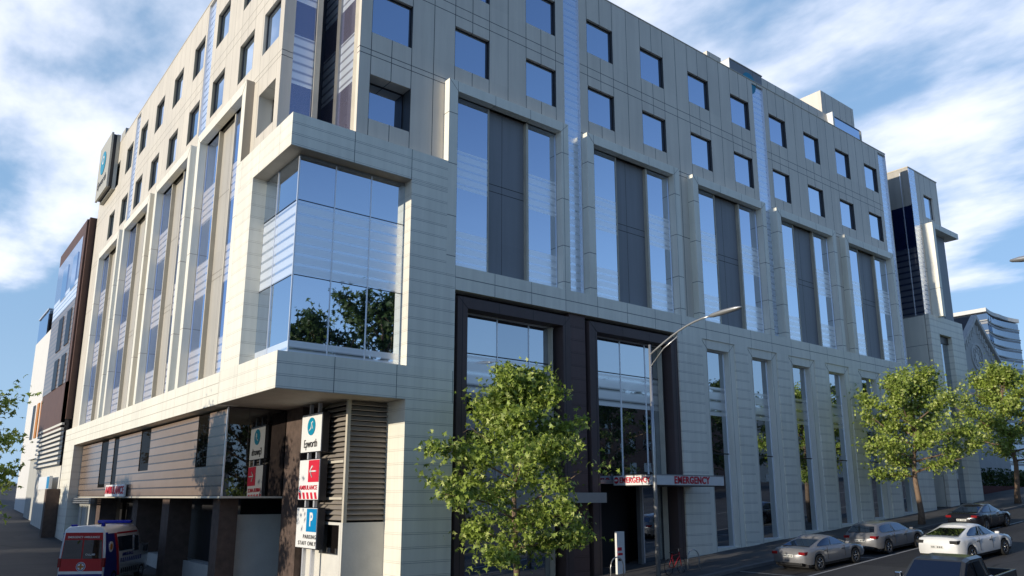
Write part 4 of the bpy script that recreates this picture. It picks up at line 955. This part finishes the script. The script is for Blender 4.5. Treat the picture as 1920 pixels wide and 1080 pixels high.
wc.scale = (1.06, 1.06, 1.06)
for c in wc.children:
    if c.name.startswith('tail_light'):
        c.data.materials.clear(); c.data.materials.append(MT['plastic'])
# pickup truck coming towards the camera
u = thing('pickup_truck', 'dark grey pickup truck cut off by the bottom right corner', 'pickup truck', (26.03, 11.11, gz(26.03)), math.pi, 'cars on the road')
u.rotation_euler = (0, math.atan(.074), math.pi)
u.scale = (1.03, 1.06, 1.)
def loft(mb, secs, mat, smooth=False, caps=True):
    n = len(secs[0]); vs = [v for s in secs for v in s]
    fs = [(i * n + k, i * n + (k + 1) % n, (i + 1) * n + (k + 1) % n, (i + 1) * n + k) for i in range(len(secs) - 1) for k in range(n)]
    if caps: fs += [tuple(range(n))[::-1], tuple(range((len(secs) - 1) * n, len(secs) * n))]
    mb.add(vs, fs, mat, smooth)
def rect(x, w, z0, z1, wt=None, r=.06):
    wt = wt or w; return [(x, -w, z0), (x, -w, z1 - r), (x, -wt + r, z1), (x, wt - r, z1), (x, w, z1 - r), (x, w, z0)]
m = MB(); loft(m, [rect(2.62, .80, .55, .95), rect(2.5, .9, .5, 1.08), rect(1.3, .93, .5, 1.17), rect(1.1, .93, .5, 1.16)], MT['cgrey'], False)
loft(m, [rect(1.1, .93, .5, 1.16), rect(-.95, .93, .5, 1.16)], MT['cgrey']); m.build('body', u, local=True, bevel=.03)
m = MB(); loft(m, [rect(1.16, .86, 1.14, 1.17), rect(.45, .74, 1.14, 1.74, .68), rect(.1, .74, 1.14, 1.79, .68), rect(-.7, .74, 1.14, 1.77, .68), rect(-.98, .8, 1.14, 1.2)], MT['cgrey']); m.build('cab', u, local=True, bevel=.02)
m = MB(); m.add([(1.13, -.74, 1.2), (1.13, .74, 1.2), (.52, .64, 1.71), (.52, -.64, 1.71), (1.08, -.74, 1.18), (1.08, .74, 1.18), (.46, .64, 1.69), (.46, -.64, 1.69)], [(0, 1, 2, 3), (4, 7, 6, 5), (0, 4, 5, 1), (1, 5, 6, 2), (2, 6, 7, 3), (3, 7, 4, 0)], MT['glcar']); m.build('windscreen', u, local=True)
for s in (-1, 1):
    for (a, b, c, d) in ((.88, .08, .12, .36), (.02, -.72, -.6, .02)):
        m = MB(); m.add([(a, s * .84, 1.2), (b, s * .84, 1.2), (c, s * .755, 1.66), (d, s * .755, 1.66), (a, s * .8, 1.2), (b, s * .8, 1.2), (c, s * .72, 1.66), (d, s * .72, 1.66)], [(0, 1, 2, 3), (4, 7, 6, 5), (0, 4, 5, 1), (1, 5, 6, 2), (2, 6, 7, 3), (3, 7, 4, 0)], MT['glcar']); m.build('side_window', u, local=True)
    m = MB(); m.box(.72, .86, s * .95, s * 1.14, 1.18, 1.36, MT['chrome']); m.build('mirror', u, local=True, bevel=.03)
m = MB()
for s in (-1, 1): m.box(-2.6, -.98, s * .93, s * .84, .5, 1.12, MT['cgrey'])
m.box(-2.62, -2.54, -.93, .93, .5, 1.12, MT['cgrey']); m.box(-2.54, -.98, -.84, .84, .62, .68, MT['plastic']); m.build('cargo_bed', u, local=True, bevel=.02)
for x in (1.75, -1.6):
    for s in (1, -1): wheel(u, x, s * .82, .38, .26)
for s in (-1, 1):
    m = MB(); m.box(2.4, 2.63, s * .55, s * .85, .8, .95, MT['glcar']); m.build('headlight', u, local=True, bevel=.02)

# ambulance
am = thing('ambulance', 'red, white and blue ambulance van seen from behind at the bottom left', 'ambulance', (8.64, 42.73, -4.04), 1.016)
Hh = 2.72
def vs_(x, w, z0, z1, wt): return [(x, -w, z0), (x, -w, 1.25), (x, -w * .985, 1.7), (x, -wt, z1 - .16), (x, -wt + .16, z1), (x, 0, z1 + .05), (x, wt - .16, z1), (x, wt, z1 - .16), (x, w * .985, 1.7), (x, w, 1.25), (x, w, z0)]
m = MB(); loft(m, [vs_(-2.95, .97, .38, Hh - .06, .86), vs_(-2.85, .99, .36, Hh, .88), vs_(.9, .99, .36, Hh, .88), vs_(1.35, .99, .36, Hh - .16, .84), vs_(2.0, .98, .36, 1.95, .8), vs_(2.25, .97, .36, 1.42, .86), vs_(2.85, .92, .4, 1.12, .86), vs_(3.0, .86, .45, .95, .8)], MT['cwhite'], True)
ab = m.build('body', am, local=True)
xr = -2.965
def rear(name, y0, y1, z0, z1, mat, t=.012, parent=am, yt0=None, yt1=None):
    yt0 = y0 if yt0 is None else yt0; yt1 = y1 if yt1 is None else yt1
    g = MB(); g.add([(xr - t, y0, z0), (xr - t, y1, z0), (xr - t, yt1, z1), (xr - t, yt0, z1), (xr + .02, y0, z0), (xr + .02, y1, z0), (xr + .02, yt1, z1), (xr + .02, yt0, z1)], [(0, 1, 2, 3), (4, 7, 6, 5), (0, 4, 5, 1), (1, 5, 6, 2), (2, 6, 7, 3), (3, 7, 4, 0)], mat)
    return g.build(name, parent, local=True)
rear('rear_door', -.93, .93, .78, 2.46, MT['ared'], .008, am, -.80, .80)
rear('rear_lower_panel', -.93, .93, .42, .78, MT['white'], .008)
for s in (-1, 1): rear('rear_window', s * .03, s * .86, 1.32, 2.14, MT['glcar'], .016, am, s * .03, s * .79)
rear('blue_band', -.93, .93, .44, .66, MT['ablue'], .012)
g = MB(); g.disc((xr - .012, -.0, .98), 'x', 0, .20, .02, MT['signwhite'], 24); g.disc((xr - .02, 0, .98), 'x', .15, .18, .02, MT['ablue'], 24); g.box(xr - .034, xr - .02, -.04, .04, .85, 1.11, MT['orange']); g.box(xr - .034, xr - .02, -.13, .13, .94, 1.02, MT['orange']); g.build('emblem', am, local=True)
text('lettering', 'EMERGENCY AMBULANCE', .125, MT['signwhite'], am, facing((xr - .02, 0, 2.26), (0, -1, 0)), .004, .92, 1., .002, local=True)
text('lettering', 'CALL 000', .11, MT['signwhite'], am, facing((xr - .03, -.35, 1.50), (0, -1, 0)), .004, .9, 1., .001, local=True)
for s in (-1, 1):
    g = MB(); g.box(xr - .03, xr + .12, s * .86, s * 1.0, .95, 1.35, MT['tail']); g.build('tail_light', am, local=True, bevel=.015)
    g = MB(); g.box(-2.9, -2.72, s * .80, s * .93, 2.36, 2.46, MT['beacon']); g.build('corner_light', am, local=True, bevel=.02)
    def sw(z): return (.99 if z < 1.25 else .99 - .015 * (z - 1.25) / .45 if z < 1.7 else .975 - .095 * (z - 1.7) / .86) + .008
    def skin(name, poly, mat, off=0.):
        n = len(poly); g = MB(); g.add([(x, s * (sw(z) + off), z) for x, z in poly] + [(x, s * (sw(z) - .04), z) for x, z in poly], [tuple(range(n)), tuple(range(n, 2 * n))[::-1]] + [(q, (q + 1) % n, n + (q + 1) % n, n + q) for q in range(n)], mat); return g.build(name, am, local=True)
    for za, zb_ in ((.45, 1.25), (1.25, 1.7), (1.7, 2.4)):
        xa, xb = (-1.35 - .30 * (za - .45), -1.35 - .30 * (zb_ - .45))
        skin('blue_panel', [(-2.9, za), (xa, za), (xb, zb_), (-2.9, zb_)], MT['ablue']); skin('red_stripe', [(xa, za), (xa + .30, za), (xb + .28, zb_), (xb, zb_)], MT['ared'], .002)
    skin('side_window', [(-1.35, 1.55), (.35, 1.55), (.35, 2.22), (-1.55, 2.22)], MT['glcar'], .012)
    skin('cab_window', [(.6, 1.45), (1.25, 1.45), (1.15, 2.15), (.6, 2.2)], MT['glcar'], .012)
    skin('roof_stripe', [(-1.6, 2.34), (1.0, 2.34), (1.0, 2.42), (-1.6, 2.42)], MT['ared'], .004)
    g = MB(); g.disc((-2.35, s * (sw(1.8) + .004), 1.8), 'y', 0, .24, .03, MT['signwhite'], 22); g.disc((-2.35, s * (sw(1.8) + .01), 1.8), 'y', 0, .15, .03, MT['orange'], 8); g.build('side_emblem', am, local=True)
    g = MB()
    for k in range(11): x = -1.05 + .26 * k; g.box(x, x + .12, s * .98, s * 1.004, 1.0, 1.2, MT['ablue'])
    for k in range(9): x = -.9 + .26 * k; g.box(x, x + .14, s * .98, s * 1.004, .5, .72, MT['plastic'])
    g.build('chequer_pattern', am, local=True)
    g = MB(); g.box(1.75, 1.9, s * 1.02, s * 1.2, 1.35, 1.65, MT['plastic']); g.build('mirror', am, local=True, bevel=.03)
text('lettering', 'AMBULANCE', .22, MT['ablue'], am, facing((-.2, -1.0, 1.36), (1, 0, 0)), .004, 1.1, 1., .003, local=True)
g = MB(); g.box(.35, .62, -.78, .78, Hh + .06, Hh + .20, MT['beacon']); g.build('light_bar', am, local=True, bevel=.02); g = MB(); g.box(-2.78, -2.6, -.74, -.6, Hh, Hh + .2, MT['beacon']); g.build('rear_beacon', am, local=True, bevel=.02); g = MB(); g.box(-2.78, -2.6, .45, .7, Hh, Hh + .1, MT['beacon']); g.build('rear_beacon', am, local=True, bevel=.02)
for x in (-1.75, 1.85):
    for s in (1, -1): wheel(am, x, s * .88, .36, .24, 8)

# ================================================================== bicycle, hoops, information pillar
def bike(label, loc, rz):
    o = thing('bicycle', label, 'bicycle', loc, rz)
    for x in (-.52, .52):
        g = MB(); n = 28
        pts = [(x + .34 * math.cos(2 * math.pi * k / n), 0, .35 + .34 * math.sin(2 * math.pi * k / n)) for k in range(n + 1)]
        g.tube(pts, .016, MT['tyre'], 6)
        for k in range(12): t = math.pi * k / 6; g.tube([(x, 0, .35), (x + .32 * math.cos(t), 0, .35 + .32 * math.sin(t))], .0025, MT['steel'], 3)
        g.build('wheel', o, local=True)
    g = MB(); R_ = MT['ared']
    for a, b in (((-.52, .35), (-.1, .3)), ((-.52, .35), (-.2, .8)), ((-.1, .3), (-.22, .9)), ((-.1, .3), (.38, .78)), ((-.2, .82), (.36, .86)), ((.35, .95), (.52, .35))): g.tube([(a[0], 0, a[1]), (b[0], 0, b[1])], .016, R_, 6)
    g.build('frame', o, local=True)
    g = MB(); g.box(-.36, -.08, -.06, .06, .92, .97, MT['plastic']); g.build('saddle', o, local=True, bevel=.02)
    g = MB(); g.tube([(.35, 0, .95), (.34, 0, 1.08)], .014, MT['steel'], 6); g.tube([(.28, -.3, 1.1), (.36, -.12, 1.08), (.36, .12, 1.08), (.28, .3, 1.1)], .014, MT['plastic'], 6); g.build('handlebar', o, local=True)
    return o
bike('red-framed bicycle leaning by the lamp post on the footpath', (27.5, 23.2, gz(27.5) + .13), .15)
for i, (x, y) in enumerate(((28.9, 23.3), (25.4, 24.7))):
    g = MB(); pts = [(.4 * math.cos(t), 0, .5 + .4 * math.sin(t)) for t in [math.pi * k / 12 for k in range(13)]]
    g.tube([(.4, 0, 0)] + pts + [(-.4, 0, 0)], .026, MT['steel'], 8)
    h_ = g.build('bicycle_hoop', local=True); h_.location = (x, y, gz(x) + .13 + H); tag(h_, ('steel bicycle hoop right of the red bicycle', 'steel bicycle hoop in front of the information pillar')[i], 'bicycle rack', 'bicycle hoops on the footpath')
ip = thing('information_pillar', 'slim white information pillar with red marks beside the emergency door', 'sign', (26.6, 25.6, gz(26.6)))
m = MB(); m.box(26.25, 26.75, 25.5, 25.62, gz(26.6), -1.55, MT['signwhite']); m.build('panel', ip)
m = MB(); m.box(26.3, 26.55, 25.49, 25.5, -2.4, -2.25, MT['red']); m.box(26.3, 26.6, 25.49, 25.5, -2.6, -2.5, MT['red']); m.box(26.3, 26.5, 25.49, 25.5, -2.85, -2.75, MT['ink']); m.build('marks', ip)

# ================================================================== sky, sun, camera
EL, TH = math.radians(9.6), math.radians(.5)
to_sun = Vector((-math.cos(EL) * math.cos(TH), math.cos(EL) * math.sin(TH), math.sin(EL)))
w = bpy.data.worlds.new('World'); bpy.context.scene.world = w; w.use_nodes = True; nt = w.node_tree; nt.nodes.clear()
out = nt.nodes.new('ShaderNodeOutputWorld'); bg = nt.nodes.new('ShaderNodeBackground'); bg.inputs['Strength'].default_value = .112
sky = nt.nodes.new('ShaderNodeTexSky'); sky.sky_type = 'NISHITA'; sky.sun_disc = False; sky.sun_elevation = EL
sky.sun_rotation = math.atan2(to_sun.x, to_sun.y); sky.air_density = 1.0; sky.dust_density = .2; sky.ozone_density = 1.6
tc = nt.nodes.new('ShaderNodeTexCoord'); sep = nt.nodes.new('ShaderNodeSeparateXYZ'); nt.links.new(tc.outputs['Generated'], sep.inputs[0])
zz = M_(nt, 'ADD', M_(nt, 'MAXIMUM', sep.outputs[2], 0.), .12)
cv = nt.nodes.new('ShaderNodeCombineXYZ'); cv.inputs[2].default_value = SEED; nt.links.new(M_(nt, 'DIVIDE', sep.outputs[0], zz), cv.inputs[0]); nt.links.new(M_(nt, 'DIVIDE', sep.outputs[1], zz), cv.inputs[1])
n1 = noise(nt, cv.outputs[0], 2.6, 9, .54, (1.0, .6, 1)); n2 = noise(nt, cv.outputs[0], .9, 3, .5)
def around(d, c0, c1):                      # 1 towards direction d, 0 away from it
    v = nt.nodes.new('ShaderNodeVectorMath'); v.operation = 'DOT_PRODUCT'; nt.links.new(tc.outputs['Generated'], v.inputs[0]); v.inputs[1].default_value = Vector(d).normalized()
    mr = nt.nodes.new('ShaderNodeMapRange'); mr.interpolation_type = 'SMOOTHSTEP'; nt.links.new(v.outputs['Value'], mr.inputs[0]); mr.inputs[1].default_value = c0; mr.inputs[2].default_value = c1; return mr.outputs[0]
CL = [((-.02, .80, .46), .92, .975), ((.72, .40, .52), .89, .975)]
mk = None
for d, a, b_ in CL:
    q = around(d, a, b_); mk = q if mk is None else M_(nt, 'MAXIMUM', mk, q)
cl = M_(nt, 'ADD', M_(nt, 'MULTIPLY', n1, .75), M_(nt, 'MULTIPLY', n2, .25))
cl = M_(nt, 'ADD', cl, M_(nt, 'MULTIPLY', M_(nt, 'SUBTRACT', mk, 1.), .32))
mr = nt.nodes.new('ShaderNodeMapRange'); mr.interpolation_type = 'SMOOTHSTEP'; nt.links.new(cl, mr.inputs[0]); mr.inputs[1].default_value = .39; mr.inputs[2].default_value = .59
skyc = nt.nodes.new('ShaderNodeMix'); skyc.data_type = 'RGBA'
nt.links.new(M_(nt, 'MULTIPLY', mr.outputs[0], .82), skyc.inputs[0]); tn = nt.nodes.new('ShaderNodeMix'); tn.data_type = 'RGBA'; tn.blend_type = 'MULTIPLY'; tn.inputs[0].default_value = 1; tn.inputs[7].default_value = (.88, .97, 1.27, 1)
nt.links.new(sky.outputs[0], tn.inputs[6])
hz = nt.nodes.new('ShaderNodeMapRange'); hz.interpolation_type = 'SMOOTHSTEP'; nt.links.new(sep.outputs[2], hz.inputs[0])
for i_, v_ in ((1, .52), (2, -.05), (3, 0.), (4, .95)): hz.inputs[i_].default_value = v_
hm = nt.nodes.new('ShaderNodeMix'); hm.data_type = 'RGBA'; nt.links.new(hz.outputs[0], hm.inputs[0]); nt.links.new(tn.outputs[2], hm.inputs[6]); hm.inputs[7].default_value = (2.5, 3.9, 5.7, 1)
thin = nt.nodes.new('ShaderNodeMix'); thin.data_type = 'RGBA'; nt.links.new(M_(nt, 'MULTIPLY', mk, .62), thin.inputs[0]); nt.links.new(hm.outputs[2], thin.inputs[6]); thin.inputs[7].default_value = (2.1, 3.6, 5.5, 1)
nt.links.new(thin.outputs[2], skyc.inputs[6]); skyc.inputs[7].default_value = (7.6, 7.8, 8.8, 1)
nt.links.new(skyc.outputs[2], bg.inputs[0]); nt.links.new(bg.outputs[0], out.inputs[0])
sd = bpy.data.lights.new('sun', 'SUN'); sd.energy = 3.1; sd.angle = math.radians(.5); sd.color = (1., .90, .75)
so = bpy.data.objects.new('sun', sd); C.objects.link(so); so.rotation_euler = to_sun.to_track_quat('Z', 'Y').to_euler()
cam = bpy.data.cameras.new('camera'); co = bpy.data.objects.new('camera', cam); C.objects.link(co)
cam.sensor_width = 36; cam.lens = 1438.46 / 1920 * 36; cam.shift_y = (619.81 - 540) / 1920; cam.clip_end = 2000; cam.clip_start = .1
pitch, az = .21363, .90209
f = Vector((math.cos(az) * math.cos(pitch), math.sin(az) * math.cos(pitch), math.sin(pitch)))
co.location = (0, 0, H); co.rotation_euler = f.to_track_quat('-Z', 'Y').to_euler()
sc = bpy.context.scene; sc.camera = co
sc.view_settings.view_transform = 'Standard'; sc.view_settings.look = 'None'; sc.view_settings.exposure = .47; sc.view_settings.gamma = 1
sc.cycles.use_denoising = True; sc.cycles.max_bounces = 6; sc.cycles.diffuse_bounces = 3; sc.cycles.glossy_bounces = 4
